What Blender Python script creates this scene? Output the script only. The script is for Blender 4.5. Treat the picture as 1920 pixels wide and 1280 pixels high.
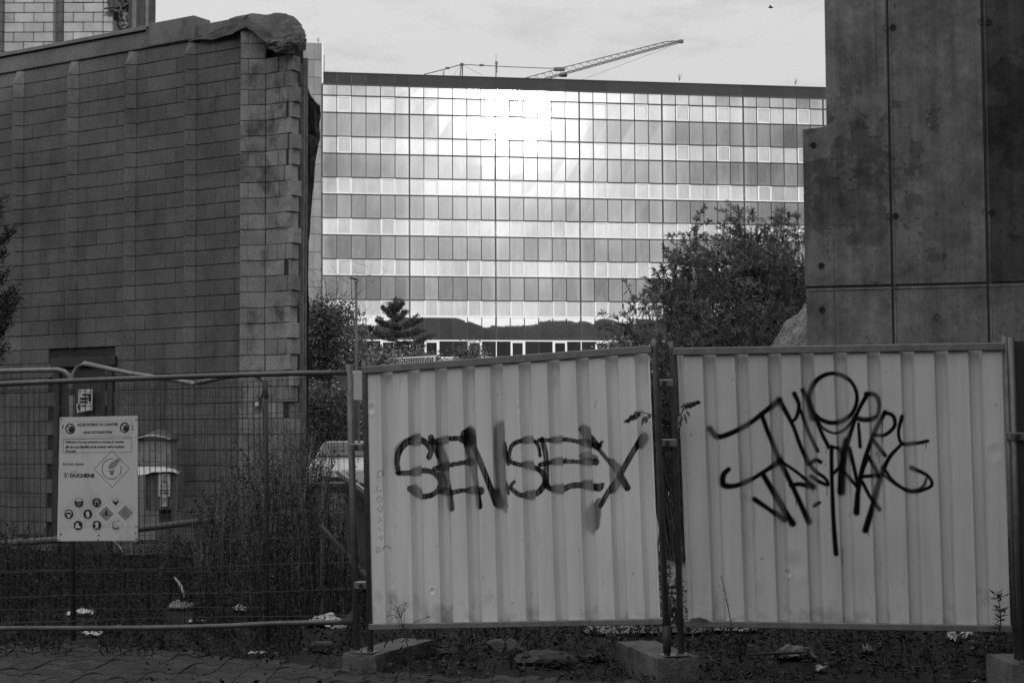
import bpy, bmesh, math, random
import numpy as np
from mathutils import Vector, Matrix

for o in list(bpy.data.objects): bpy.data.objects.remove(o)
scene = bpy.context.scene
COL = scene.collection
R = math.radians
rng = np.random.default_rng(7)
random.seed(7)

# ------------------------------------------------------------------ camera
F = 3000.0                       # focal length in photo pixels (1920 wide)
PITCH = math.atan((812-640)/F)
ROLL = 0.0055
CAM = np.array([0.0, 0.0, 1.66])
FWD = np.array([0, math.cos(PITCH), math.sin(PITCH)])
UP0 = np.array([0, -math.sin(PITCH), math.cos(PITCH)])
RT0 = np.array([1.0, 0, 0])
EX = math.cos(ROLL)*RT0 - math.sin(ROLL)*UP0
EY = math.sin(ROLL)*RT0 + math.cos(ROLL)*UP0

cam_d = bpy.data.cameras.new('camera'); cam = bpy.data.objects.new('camera', cam_d); COL.objects.link(cam)
cam_d.sensor_width = 36.0; cam_d.lens = 36.0*F/1920.0
cam_d.clip_start = 0.1; cam_d.clip_end = 6000
m = Matrix.Identity(4)
for i in range(3):
    m[i][0] = EX[i]; m[i][1] = EY[i]; m[i][2] = -FWD[i]; m[i][3] = CAM[i]
cam.matrix_world = m
scene.camera = cam
scene.render.resolution_x = 1024; scene.render.resolution_y = 682

# ------------------------------------------------------------------ world, sun, exposure
SUN_DIR = Vector((0.314, -0.93, 0.197)).normalized()     # towards the sun
SUN_EL = math.asin(SUN_DIR.z)
SUN_AZ = math.atan2(SUN_DIR.x, SUN_DIR.y)
world = bpy.data.worlds.new('World'); scene.world = world; world.use_nodes = True
nt = world.node_tree; nt.nodes.clear()
def N(t, ty, **kw):
    n = t.nodes.new(ty)
    for k, v in kw.items(): setattr(n, k, v)
    return n
def L(t, a, b): t.links.new(a, b)
out = N(nt, 'ShaderNodeOutputWorld'); bg = N(nt, 'ShaderNodeBackground')
sky = N(nt, 'ShaderNodeTexSky'); sky.sky_type = 'NISHITA'; sky.sun_disc = False
sky.sun_elevation = SUN_EL; sky.sun_rotation = SUN_AZ
sky.air_density = 1.0; sky.dust_density = 3.0; sky.ozone_density = 1.0
bw = N(nt, 'ShaderNodeRGBToBW'); L(nt, sky.outputs[0], bw.inputs[0])
# thin high cloud evens the clear sky out; soft darker streaks of lower cloud on top
tc = N(nt, 'ShaderNodeTexCoord'); mp = N(nt, 'ShaderNodeMapping'); mp.inputs['Scale'].default_value = (1.0, 1.0, 3.2)
L(nt, tc.outputs['Generated'], mp.inputs[0])
cn = N(nt, 'ShaderNodeTexNoise'); cn.inputs['Scale'].default_value = 11.0; cn.inputs['Detail'].default_value = 6; cn.inputs['Roughness'].default_value = .62
L(nt, mp.outputs[0], cn.inputs['Vector'])
cr = N(nt, 'ShaderNodeMapRange'); cr.inputs['From Min'].default_value = .50; cr.inputs['From Max'].default_value = .74
cr.inputs['To Min'].default_value = 1.0; cr.inputs['To Max'].default_value = .78
L(nt, cn.outputs['Fac'], cr.inputs['Value'])
mixv = N(nt, 'ShaderNodeMix'); mixv.data_type = 'FLOAT'; mixv.inputs["Factor"].default_value = .64
mixv.inputs['B'].default_value = 6.6
L(nt, bw.outputs[0], mixv.inputs['A'])
# overcast veil: the standard overcast distribution, brightening from the horizon to the zenith
sz = N(nt, 'ShaderNodeSeparateXYZ'); L(nt, tc.outputs['Generated'], sz.inputs[0])
cl = N(nt, 'ShaderNodeMath', operation='MAXIMUM'); L(nt, sz.outputs['Z'], cl.inputs[0]); cl.inputs[1].default_value = 0.0
ov = N(nt, 'ShaderNodeMath', operation='MULTIPLY_ADD'); L(nt, cl.outputs[0], ov.inputs[0]); ov.inputs[1].default_value = 2.0*4.3; ov.inputs[2].default_value = 4.3
L(nt, ov.outputs[0], mixv.inputs['B'])
mu = N(nt, 'ShaderNodeMath', operation='MULTIPLY'); L(nt, mixv.outputs[0], mu.inputs[0]); L(nt, cr.outputs[0], mu.inputs[1])
L(nt, mu.outputs[0], bg.inputs['Color']); bg.inputs['Strength'].default_value = 0.12
L(nt, bg.outputs[0], out.inputs[0])

sd = bpy.data.lights.new('sun', 'SUN'); sd.energy = 1.6; sd.angle = R(1.1); sd.color = (1, 1, 1)
sun = bpy.data.objects.new('sun', sd); COL.objects.link(sun)
sun.rotation_euler = (-SUN_DIR).to_track_quat('-Z', 'Y').to_euler(); sun.location = (20, -60, 40)

vs = scene.view_settings
vs.view_transform = 'Standard'; vs.look = 'None'; vs.gamma = 1.0; vs.use_curve_mapping = False
vs.exposure = 0.17

# ------------------------------------------------------------------ pixel <-> world
def P(x, y, Y):
    """world point seen at photo pixel (x, y) at forward distance Y"""
    xc = (x-960)/F; yc = -(y-640)/F
    d = EX*xc + EY*yc + FWD
    return CAM + d*(Y/d[1])
def G(x, y, z=0.0):
    xc = (x-960)/F; yc = -(y-640)/F
    d = EX*xc + EY*yc + FWD
    return CAM + d*((z-CAM[2])/d[2])
def pix(p):
    q = np.asarray(p) - CAM
    w = q@FWD
    return np.stack([960+F*(q@EX)/w, 640-F*(q@EY)/w], -1)
def onplane(x, y, p0, n):
    xc = (x-960)/F; yc = -(y-640)/F
    d = EX*xc + EY*yc + FWD
    t = np.dot(np.asarray(p0)-CAM, n)/np.dot(d, n)
    return CAM + d*t

# ------------------------------------------------------------------ materials (the photograph is monochrome: greys only)
MATS = {}
def g3(v): return (v, v, v, 1)
def mat(name, v=.3, var=.25, scale=4.0, rough=.85, bump=.0, bscale=60.0, metal=0.0, rand=0.0, attr=None, attr_amt=.5,
        stain=0.0, stain_v=.4, stain_scale=(1.5, 1.5, .5), spec=.3, transl=0.0, speck=0.0):
    if name in MATS: return MATS[name]
    M = bpy.data.materials.new(name); M.use_nodes = True
    t = M.node_tree; t.nodes.clear()
    o = N(t, 'ShaderNodeOutputMaterial'); b = N(t, 'ShaderNodeBsdfPrincipled')
    b.inputs['Roughness'].default_value = rough; b.inputs['Metallic'].default_value = metal
    b.inputs['Specular IOR Level'].default_value = spec
    geo = N(t, 'ShaderNodeNewGeometry'); pos = geo.outputs['Position']
    n1 = N(t, 'ShaderNodeTexNoise'); n1.inputs['Scale'].default_value = scale; n1.inputs['Detail'].default_value = 5; n1.inputs['Roughness'].default_value = .65
    L(t, pos, n1.inputs['Vector'])
    mr = N(t, 'ShaderNodeMapRange'); mr.inputs['From Min'].default_value = .25; mr.inputs['From Max'].default_value = .75
    mr.inputs['To Min'].default_value = 1-var; mr.inputs['To Max'].default_value = 1+var
    L(t, n1.outputs['Fac'], mr.inputs['Value'])
    val = mr.outputs[0]
    def mul(a, bb):
        k = N(t, 'ShaderNodeMath', operation='MULTIPLY'); L(t, a, k.inputs[0])
        if isinstance(bb, (int, float)): k.inputs[1].default_value = bb
        else: L(t, bb, k.inputs[1])
        return k.outputs[0]
    if rand:
        oi = N(t, 'ShaderNodeObjectInfo'); m2 = N(t, 'ShaderNodeMapRange'); m2.inputs['To Min'].default_value = 1-rand; m2.inputs['To Max'].default_value = 1+rand
        L(t, oi.outputs['Random'], m2.inputs['Value']); val = mul(val, m2.outputs[0])
    if attr:
        at = N(t, 'ShaderNodeAttribute'); at.attribute_name = attr; m2 = N(t, 'ShaderNodeMapRange'); m2.inputs['To Min'].default_value = 1-attr_amt; m2.inputs['To Max'].default_value = 1+attr_amt
        L(t, at.outputs['Fac'], m2.inputs['Value']); val = mul(val, m2.outputs[0])
    if stain:
        mpn = N(t, 'ShaderNodeMapping'); mpn.inputs['Scale'].default_value = stain_scale; L(t, pos, mpn.inputs[0])
        n3 = N(t, 'ShaderNodeTexNoise'); n3.inputs['Scale'].default_value = 1.0; n3.inputs['Detail'].default_value = 7; n3.inputs['Roughness'].default_value = .7
        L(t, mpn.outputs[0], n3.inputs['Vector'])
        m3 = N(t, 'ShaderNodeMapRange'); m3.inputs['From Min'].default_value = .52; m3.inputs['From Max'].default_value = .66
        m3.inputs['To Min'].default_value = 1.0; m3.inputs['To Max'].default_value = 1-stain*(1-stain_v)
        L(t, n3.outputs['Fac'], m3.inputs['Value']); val = mul(val, m3.outputs[0])
    if speck:
        n4 = N(t, 'ShaderNodeTexNoise'); n4.inputs['Scale'].default_value = 55; n4.inputs['Detail'].default_value = 3; L(t, pos, n4.inputs['Vector'])
        m4 = N(t, 'ShaderNodeMapRange'); m4.inputs['From Min'].default_value = .3; m4.inputs['From Max'].default_value = .7; m4.inputs['To Min'].default_value = 1-speck; m4.inputs['To Max'].default_value = 1+speck
        L(t, n4.outputs['Fac'], m4.inputs['Value']); val = mul(val, m4.outputs[0])
    val = mul(val, v)
    cc = N(t, 'ShaderNodeCombineColor'); L(t, val, cc.inputs[0]); L(t, val, cc.inputs[1]); L(t, val, cc.inputs[2])
    L(t, cc.outputs[0], b.inputs['Base Color'])
    if bump:
        n2 = N(t, 'ShaderNodeTexNoise'); n2.inputs['Scale'].default_value = bscale; n2.inputs['Detail'].default_value = 4; L(t, pos, n2.inputs['Vector'])
        bp = N(t, 'ShaderNodeBump'); bp.inputs['Strength'].default_value = bump; bp.inputs['Distance'].default_value = .02
        L(t, n2.outputs['Fac'], bp.inputs['Height']); L(t, bp.outputs[0], b.inputs['Normal'])
    if transl:
        tr = N(t, 'ShaderNodeBsdfTranslucent'); L(t, cc.outputs[0], tr.inputs[0]); mx = N(t, 'ShaderNodeMixShader'); mx.inputs[0].default_value = transl
        L(t, b.outputs[0], mx.inputs[1]); L(t, tr.outputs[0], mx.inputs[2]); L(t, mx.outputs[0], o.inputs[0])
    else:
        L(t, b.outputs[0], o.inputs[0])
    MATS[name] = M
    return M

# ------------------------------------------------------------------ mesh builders
def unit(v): v = np.asarray(v, float); return v/np.linalg.norm(v)
_cb = {}
def cbox_geo(a, b, c, k):
    key = (round(a, 4), round(b, 4), round(c, 4), round(k, 4))
    if key not in _cb:
        bm = bmesh.new(); bmesh.ops.create_cube(bm, size=1)
        for v in bm.verts: v.co = (v.co.x*a, v.co.y*b, v.co.z*c)
        if k: bmesh.ops.bevel(bm, geom=list(bm.edges), offset=k, segments=1, affect='EDGES')
        bm.verts.index_update()
        _cb[key] = (np.array([v.co[:] for v in bm.verts]), [[v.index for v in f.verts] for f in bm.faces]); bm.free()
    return _cb[key]
class MB:
    def __init__(s): s.v = []; s.f = []; s.n = 0; s.uv = []; s.rnd = []
    def add(s, V, Fs, rnd=None):
        V = np.asarray(V, float).reshape(-1, 3)
        s.v.append(V); s.f.extend([[i+s.n for i in f] for f in Fs]); s.n += len(V)
        s.rnd.append(np.full(len(V), .5 if rnd is None else rnd)); return s
    def box(s, c, size, ax=None, k=0.0, rnd=None):
        V, Fs = cbox_geo(*size, k)
        if ax is not None: V = V@np.array(ax)
        return s.add(V+np.asarray(c), Fs, rnd)
    def bar(s, a, b, w, h, upv=(0, 0, 1), k=0.0):
        a = np.asarray(a, float); b = np.asarray(b, float); d = b-a; ln = np.linalg.norm(d); x = d/ln
        y = unit(np.cross(upv, x)); z = np.cross(x, y)
        return s.box((a+b)/2, (ln, w, h), (x, y, z), k)
    def tube(s, pts, r, n=8, cap=True, rnd=None):
        pts = np.asarray(pts, float); m_ = len(pts)
        r = np.full(m_, r) if np.isscalar(r) else np.asarray(r)
        T = np.gradient(pts, axis=0); T /= np.linalg.norm(T, axis=1)[:, None]+1e-12
        ref = np.array([0, 0, 1.]) if abs(T[0][2]) < .9 else np.array([1., 0, 0])
        a = np.linspace(0, 2*math.pi, n, endpoint=False); V = []
        for i in range(m_):
            x = np.cross(ref, T[i]); x /= np.linalg.norm(x)+1e-12; y = np.cross(T[i], x)
            V.append(pts[i]+r[i]*(np.cos(a)[:, None]*x+np.sin(a)[:, None]*y))
        Fs = [[i*n+j, i*n+(j+1) % n, (i+1)*n+(j+1) % n, (i+1)*n+j] for i in range(m_-1) for j in range(n)]
        if cap and n > 2: Fs += [list(range(n-1, -1, -1)), [(m_-1)*n+j for j in range(n)]]
        return s.add(np.concatenate(V), Fs, rnd)
    def prism(s, poly, off):
        """poly: list of 3D points (planar), extruded by vector off"""
        A = np.asarray(poly, float); n = len(A); V = np.concatenate([A, A+np.asarray(off)])
        Fs = [list(range(n)), list(range(2*n-1, n-1, -1))]+[[(i+1) % n, i, n+i, n+(i+1) % n] for i in range(n)]
        return s.add(V, Fs)
    def poly(s, pts): return s.add(pts, [list(range(len(pts)))])
    def grid(s, Pts):
        Pts = np.asarray(Pts, float); a, b = Pts.shape[:2]
        Fs = [[i*b+j, (i+1)*b+j, (i+1)*b+j+1, i*b+j+1] for i in range(a-1) for j in range(b-1)]
        return s.add(Pts.reshape(-1, 3), Fs)
    def mesh(s, name, org=(0, 0, 0)):
        V = np.concatenate(s.v)-np.asarray(org)
        me = bpy.data.meshes.new(name); me.from_pydata(V.tolist(), [], s.f)
        a = me.attributes.new('rnd', 'FLOAT', 'POINT'); a.data.foreach_set('value', np.concatenate(s.rnd).astype(np.float32))
        return me
    def build(s, name, M, parent=None, loc=None, smooth=False, fixn=True):
        org = origin(parent) if parent is not None else (np.zeros(3) if loc is None else np.asarray(loc, float))
        me = s.mesh(name, org)
        if fixn:
            bm = bmesh.new(); bm.from_mesh(me); bmesh.ops.recalc_face_normals(bm, faces=bm.faces); bm.to_mesh(me); bm.free()
        if smooth: me.polygons.foreach_set('use_smooth', [True]*len(me.polygons))
        if M: me.materials.append(M)
        o = bpy.data.objects.new(name, me); COL.objects.link(o)
        if parent is not None: o.parent = parent
        else: o.location = org
        return o
ORG = {}
def origin(o):
    p = np.zeros(3)
    while o is not None: p = p+np.array(o.location); o = o.parent
    return p
def tag(o, label, cat, group=None):
    o['label'] = label; o['category'] = cat
    if group: o['group'] = group
    return o
def thing(name, label, cat, loc, group=None):
    o = bpy.data.objects.new(name, None); COL.objects.link(o); o.location = tuple(loc); o.empty_display_size = .2
    return tag(o, label, cat, group)
def struct(o): o['kind'] = 'structure'; return o
def stuff(o): o['kind'] = 'stuff'; return o
def inst(name, me, parent, wloc, rotz=0.0, rx=0.0, ry=0.0):
    o = bpy.data.objects.new(name, me); COL.objects.link(o); o.parent = parent
    o.location = tuple(np.asarray(wloc)-origin(parent)); o.rotation_euler = (rx, ry, rotz); return o
def mesh_box(name, size, k, M):
    me = MB().box((0, 0, 0), size, None, k).mesh(name); me.materials.append(M); return me

# leaves: folded diamonds, many at once
def leaves(mb_list, base, d, length, width, rndv, droop=.0):
    base = np.asarray(base); d = np.asarray(d); n = len(base)
    d = d/(np.linalg.norm(d, axis=1)[:, None]+1e-9)
    up = rng.normal(size=(n, 3)); side = np.cross(d, up); side /= np.linalg.norm(side, axis=1)[:, None]+1e-9
    nor = np.cross(side, d)
    length = np.asarray(length).reshape(-1, 1)*np.ones((n, 1)); width = np.asarray(width).reshape(-1, 1)*np.ones((n, 1))
    mid = base+d*length*.45
    tip = base+d*length; tip[:, 2] -= (droop*length[:, 0])
    V = np.stack([base, mid+side*width*.5+nor*width*.18, tip, mid-side*width*.5+nor*width*.18], 1)
    mb_list.append((V, np.repeat(rndv, 4) if rndv is not None else np.full(n*4, .5)))
def leaf_mesh(name, parts, M, parent=None, loc=(0, 0, 0), extra=None):
    """parts: list from leaves(); extra: MB with stems to join in"""
    org = origin(parent) if parent is not None else np.asarray(loc, float)
    V = np.concatenate([p[0].reshape(-1, 3) for p in parts]); rd = np.concatenate([p[1] for p in parts]); nq = len(V)//4
    me = bpy.data.meshes.new(name)
    nv = len(V)
    fs = None
    if extra is not None and extra.n:
        EV = np.concatenate(extra.v); V = np.concatenate([V, EV]); rd = np.concatenate([rd, np.concatenate(extra.rnd)])
        faces = np.arange(nq*4).reshape(-1, 4).tolist()+[[i+nv for i in f] for f in extra.f]
        me.from_pydata((V-org).tolist(), [], faces)
    else:
        me.vertices.add(nv); me.vertices.foreach_set('co', (V-org).astype(np.float32).ravel())
        me.loops.add(nv); me.loops.foreach_set('vertex_index', np.arange(nv, dtype=np.int32))
        me.polygons.add(nq); me.polygons.foreach_set('loop_start', np.arange(0, nv, 4, dtype=np.int32)); me.update(calc_edges=True)
    a = me.attributes.new('rnd', 'FLOAT', 'POINT'); a.data.foreach_set('value', rd.astype(np.float32))
    me.materials.append(M)
    o = bpy.data.objects.new(name, me); COL.objects.link(o)
    if parent is not None: o.parent = parent
    else: o.location = tuple(org)
    return o
def text_mesh(body, bold=0.0, serif=False):
    c = bpy.data.curves.new('lettering', 'FONT'); c.body = body; c.size = 1.0; c.resolution_u = 2; c.offset = bold; c.fill_mode = 'FRONT'
    o = bpy.data.objects.new('lettering', c); COL.objects.link(o)
    bpy.context.view_layer.update()
    me = bpy.data.meshes.new_from_object(o.evaluated_get(bpy.context.evaluated_depsgraph_get()))
    V = np.array([v.co[:] for v in me.vertices]); Fs = [list(p.vertices) for p in me.polygons]
    bpy.data.objects.remove(o); bpy.data.curves.remove(c); bpy.data.meshes.remove(me)
    return V, Fs
def homography(src, dst):
    A = []
    for (x, y), (u, v) in zip(src, dst):
        A.append([x, y, 1, 0, 0, 0, -u*x, -u*y, -u]); A.append([0, 0, 0, x, y, 1, -v*x, -v*y, -v])
    h = np.linalg.svd(np.array(A, float))[2][-1].reshape(3, 3)
    def f(p):
        p = np.asarray(p, float); q = np.concatenate([p, np.ones(p.shape[:-1]+(1,))], -1)@h.T
        return q[..., :2]/q[..., 2:]
    return f
class Quad:
    """a flat-ish panel given by its four photographed corners and their distances"""
    def __init__(s, bl, br, tl, tr):
        s.B0, s.B1, s.T0, s.T1 = [P(*c) for c in (bl, br, tl, tr)]
        s.n = unit(np.cross(s.B1-s.B0, s.T0-s.B0))       # towards the camera
        s.W = np.linalg.norm(s.B1-s.B0); s.H = np.linalg.norm(s.T0-s.B0)
        s.h = homography([c[:2] for c in pix(np.array([s.B0, s.B1, s.T0, s.T1]))], [(0, 0), (1, 0), (0, 1), (1, 1)])
    def pt(s, u, v, w=0.0):
        u = np.asarray(u, float)[..., None]; v = np.asarray(v, float)[..., None]; w = np.asarray(w, float)[..., None]
        return (s.B0*(1-u)+s.B1*u)*(1-v)+(s.T0*(1-u)+s.T1*u)*v+s.n*w
    def uv(s, x, y): return s.h(np.array([x, y], float))
# ================================================================== THE SETTING
def smoothstep(a, b, x): t = np.clip((x-a)/(b-a), 0, 1); return t*t*(3-2*t)
def vnoise(x, y, s=1.0, seed=0):
    """cheap smooth value noise"""
    r_ = np.random.default_rng(seed); T = r_.random((64, 64))
    x = np.asarray(x)*s; y = np.asarray(y)*s
    xi = np.floor(x).astype(int); yi = np.floor(y).astype(int); fx = x-xi; fy = y-yi
    fx = fx*fx*(3-2*fx); fy = fy*fy*(3-2*fy)
    g = lambda a, b: T[a % 64, b % 64]
    return (g(xi, yi)*(1-fx)+g(xi+1, yi)*fx)*(1-fy)+(g(xi, yi+1)*(1-fx)+g(xi+1, yi+1)*fx)*fy
def fbm(x, y, s, seed=0, o=4):
    return sum(vnoise(x, y, s*2**k, seed+k)*.5**k for k in range(o))/sum(.5**k for k in range(o))-.5
def pave_edge(x): return np.interp(x, [-4.5, -4.06, -2.7, -2.0, -1.36, -.95, .2, 1.0, 1.4], [12.75, 12.7, 12.3, 11.8, 11.4, 11.05, 10.75, 10.5, 9.8])+.16*fbm(x, np.asarray(x)*0+.3, 2.2, 77)
def ground_z(x, y):
    x = np.asarray(x, float); y = np.asarray(y, float)
    z = 3.1*smoothstep(48, 60, y)+2.4*smoothstep(60, 110, y)
    ed = pave_edge(x)
    z = z+smoothstep(ed-.12, ed+.35, y)*(1-smoothstep(40, 50, y))*(.16*fbm(x, y, .9, 3)+.05*fbm(x, y, 5, 9)+.03)
    return z

M_dirt = mat('dirt', v=.017, var=.5, scale=3, rough=.95, bump=.9, bscale=26, speck=.4)
xs = np.unique(np.concatenate([np.linspace(-1500, -60, 12), np.linspace(-60, -9, 30), np.linspace(-9, 9, 150), np.linspace(9, 60, 30), np.linspace(60, 1500, 12)]))
ys = np.unique(np.concatenate([np.linspace(-30, 8, 8), np.linspace(8, 20, 150), np.linspace(20, 50, 80), np.linspace(50, 140, 60), np.linspace(140, 3000, 14)]))
XX, YY = np.meshgrid(xs, ys, indexing='ij')
struct(MB().grid(np.stack([XX, YY, ground_z(XX, YY)], -1)).build('ground', M_dirt, smooth=True))

# wooded hillside behind the viewpoint: shades the foreground from the low sun and is mirrored in the lowest glass storey
hx = np.linspace(-900, 900, 181); hy = np.concatenate([np.linspace(-20, -60, 15), np.linspace(-70, -900, 60)])
HX, HY = np.meshgrid(hx, hy, indexing='ij')
hz = (20.9+smoothstep(29, 36, HX)*26*fbm(HX, HX*0+.5, .035, 91))*smoothstep(-20, -42, HY)
far = smoothstep(-120, -560, HY)
hz = hz*(1-.35*smoothstep(-60, -160, HY))+far*(20+44*fbm(HX, HY, .006, 21)*2+9*fbm(HX, HY, .03, 5))
hz += .6*fbm(HX, HY, .15, 31)*smoothstep(-20, -40, HY)
M_hill = mat('hill_woodland', v=.13, var=.5, scale=.08, rough=1, bump=1, bscale=.5, spec=0)
struct(MB().grid(np.stack([HX, HY, hz-.3], -1)).build('hillside', M_hill, smooth=True))

# ------------------------------------------------------------------ pavement of wavy interlocking pavers
M_paver = mat('paver_concrete', v=.042, var=.3, scale=5, rough=.85, bump=.35, bscale=90, rand=.25, speck=.25)
M_joint = mat('joint_sand', v=.02, var=.4, scale=12, rough=1, bump=.5)
PW, PD = .215, .225
pav = struct(MB().grid(np.array([[(x, y, .006) for y in (9.3, 10.6, 11.05)] for x in (-4.7, -1.5, .9)])).build('pavement', M_joint))
sx = np.array([0, .2, .4, .6, .8, 1.0])
def wave(t): return .068*np.sin(2*math.pi*t)
fr = [(t*(PW-.003)+.0015-PW/2, wave(t)-PD/2+.011) for t in sx]; bk = [(t*(PW-.003)+.0015-PW/2, wave(t)+PD/2-.011) for t in sx[::-1]]
ring = np.array(fr+bk); nr = len(ring); inn = np.c_[ring[:, 0]*.985, np.r_[ring[:len(fr), 1]+.012, ring[len(fr):, 1]-.012]]
pm = MB(); V = np.concatenate([np.c_[ring, np.full(nr, -.03)], np.c_[ring, np.full(nr, .0)], np.c_[inn, np.full(nr, .006)]])
pm.add(V, [[i, (i+1) % nr, nr+(i+1) % nr, nr+i] for i in range(nr)]+[[nr+i, nr+(i+1) % nr, 2*nr+(i+1) % nr, 2*nr+i] for i in range(nr)]+[[2*nr+i for i in range(nr)]])
pme = pm.mesh('paver'); pme.materials.append(M_paver)
for j in range(12):
    for i in range(26):
        x = -4.55+i*PW; y = 10.32+j*PD
        edge = float(pave_edge(x))+.05
        if y > edge: continue
        if x > .9: continue
        inst('paver', pme, pav, (x, y, .022+.006*rng.normal()*.6), rng.normal()*.012, rng.normal()*.012, rng.normal()*.012)

# pale gravel track leading back from the gap between the hoardings
tr_y = np.linspace(13.2, 46, 60); tr_u = np.linspace(-1, 1, 9)
TY, TU = np.meshgrid(tr_y, tr_u, indexing='ij'); TX = .0967*TY+TU*(.55+.012*TY+.15*fbm(TY, TU*0, .8, 13))
struct(MB().grid(np.stack([TX, TY, ground_z(TX, TY)+.03+.02*fbm(TX, TY, 4, 8)], -1)).build('gravel_track', mat('track_gravel', v=.17, var=.5, scale=6, rough=.95, bump=1, bscale=30, speck=.6), smooth=True))
# ------------------------------------------------------------------ long block wall on the left
M_block = mat('block_grey', v=.15, var=.3, scale=1.6, rough=.92, bump=.55, bscale=110, rand=.08, speck=.3, stain=.6, stain_scale=(1.6, 1.6, .5))
M_block_s = mat('block_grey_joined', v=.15, var=.3, scale=1.6, rough=.92, bump=.55, bscale=110, attr='rnd', attr_amt=.09, speck=.3, stain=.6, stain_scale=(1.6, 1.6, .5))
M_block_rib_lit = mat('block_grey_rib_lit', v=.195, var=.3, scale=1.6, rough=.92, bump=.55, bscale=110, attr='rnd', attr_amt=.09, speck=.3, stain=.6, stain_scale=(1.6, 1.6, .5))  # paler copy of block grey: light on the frontal rib faces put into colour
M_block_end = mat('block_lit_stained', v=.31, var=.25, scale=3, rough=.92, bump=.6, bscale=110, rand=.2, speck=.25, stain=.95, stain_v=.34, stain_scale=(2.2, 2.2, 1.9))  # stained blocks made paler to carry the brighter light on the wall end
M_mortar = mat('mortar_dark', v=.05, var=.3, scale=12, rough=1, bump=.3)
TH = R(31.5)
WE = np.array([-math.cos(TH), math.sin(TH), 0])          # along the wall, towards the left
WN = np.array([-math.sin(TH), -math.cos(TH), 0])         # out of the wall
W0 = P(465, 400, 20.4)*np.array([1, 1, 0])
def wt(x): q = onplane(x, 700, W0, WN); return float((q-W0)@WE)
def W(t, z, w=0.0): return W0+WE*t+WN*w+np.array([0, 0, z])
wz = lambda x, y: float(onplane(x, y, W0, WN)[2])
COURSE = .2
z_top = wz(350, 62)            # under the coping
z_phase = wz(466, 346) % COURSE
wall = thing('block_wall', 'tall grey concrete block wall with vertical ribs and torn roofing felt at its end', 'wall', W(0, 0))
strips = [wt(28), wt(131), wt(240), wt(353), 0.0]        # left (proud) edge of each rib
bay = (strips[0]-strips[3])/3
strips = [strips[0]+bay*2, strips[0]+bay]+strips
SWID, SP = .12, .105
S5W, S5P = .285, .155                                     # the wide last rib
zrows = np.arange(z_phase, z_top+.3, COURSE)
z_last = max(z+COURSE for z in zrows if z+COURSE/2 <= z_top-.04)
core = MB(); joined = MB()
# backing slabs: one per bay, mortar coloured and set back
def slab(ta, tb, z0, z1, d0=-.24, d1=-.012, mb=core):
    c = (W(ta, z0)+W(tb, z1))/2+WN*(d0+d1)/2
    mb.box(c, (abs(ta-tb), d1-d0, z1-z0), (WE, WN, np.array([0, 0, 1.])))
ROTW = math.atan2(WE[1], WE[0])
bm_cache = {}
def block_me(name, l, M, d=.12, h=COURSE-.008):
    key = (name, round(l, 3), M.name)
    if key not in bm_cache: bm_cache[key] = mesh_box(name, (l-.003, d, h), .004, M)
    return bm_cache[key]
n_ind = 0
door_t0, door_t1, door_z1 = wt(212), wt(106), wz(150, 676)
for k in range(len(strips)-1):
    tl = strips[k]; tr = strips[k+1]                       # bay between ribs k and k+1: rib k sits at its left end
    ta = tl-SWID; tb = tr+.06                             # flat part from ta down to tb; dark gap stands in for shade beside the next rib
    slab(tl, tr, -.2, z_top, -.24, -.035); rib = MB()
    full = (ta-tb)/2.5
    for r_i, z in enumerate(zrows):
        cuts = [0, full, 2*full, 2.5*full] if (r_i+k) % 2 == 0 else [0, .5*full, 1.5*full, 2.5*full]
        zc = z+COURSE/2
        if zc > z_top-.04+(.1 if k == len(strips)-2 else 0): continue
        for a, b in zip(cuts[:-1], cuts[1:]):
            tc_ = ta-(a+b)/2; ln = b-a
            if door_t0-.02 < tc_ < door_t1+.02 and zc < door_z1+.1: continue
            j1 = rng.normal()*.0022
            if k >= len(strips)-3 and zc > .75:
                inst('block', block_me('block', ln, M_block), wall, W(tc_, zc, -.06+j1), ROTW+rng.normal()*.003, 0, rng.normal()*.003); n_ind += 1
            else:
                joined.box(W(tc_, zc, -.06+j1), (ln-.003, .12, COURSE-.008), (WE, WN, np.array([0, 0, 1.])), .004, rng.random())
    # rib: wedge blocks, proud at the left and flush at the right
    for z in zrows:
        if z+COURSE > z_top-.03: continue
        if door_t0 < tl-.1 < door_t1 and z < door_z1: continue
        last = z+2*COURSE > z_top-.03
        p1 = SP*(.35 if last else 1)
        z0, z1 = z+.0055, z+COURSE-.0055
        j1 = rng.normal()*.003
        A = [W(tl-.003, z0, -.05), W(tl-.003, z0, SP+j1), W(ta+.004, z0, .002+j1), W(ta+.004, z0, -.05)]
        B = [W(tl-.003, z1, -.05), W(tl-.003, z1, p1+j1), W(ta+.004, z1, .002+j1), W(ta+.004, z1, -.05)]
        rib.add(A+B, [[3, 2, 1, 0], [4, 5, 6, 7], [0, 1, 5, 4], [1, 2, 6, 5], [2, 3, 7, 6], [3, 0, 4, 7]], rng.random())
    rib.build('rib', M_block_rib_lit, wall)
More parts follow.
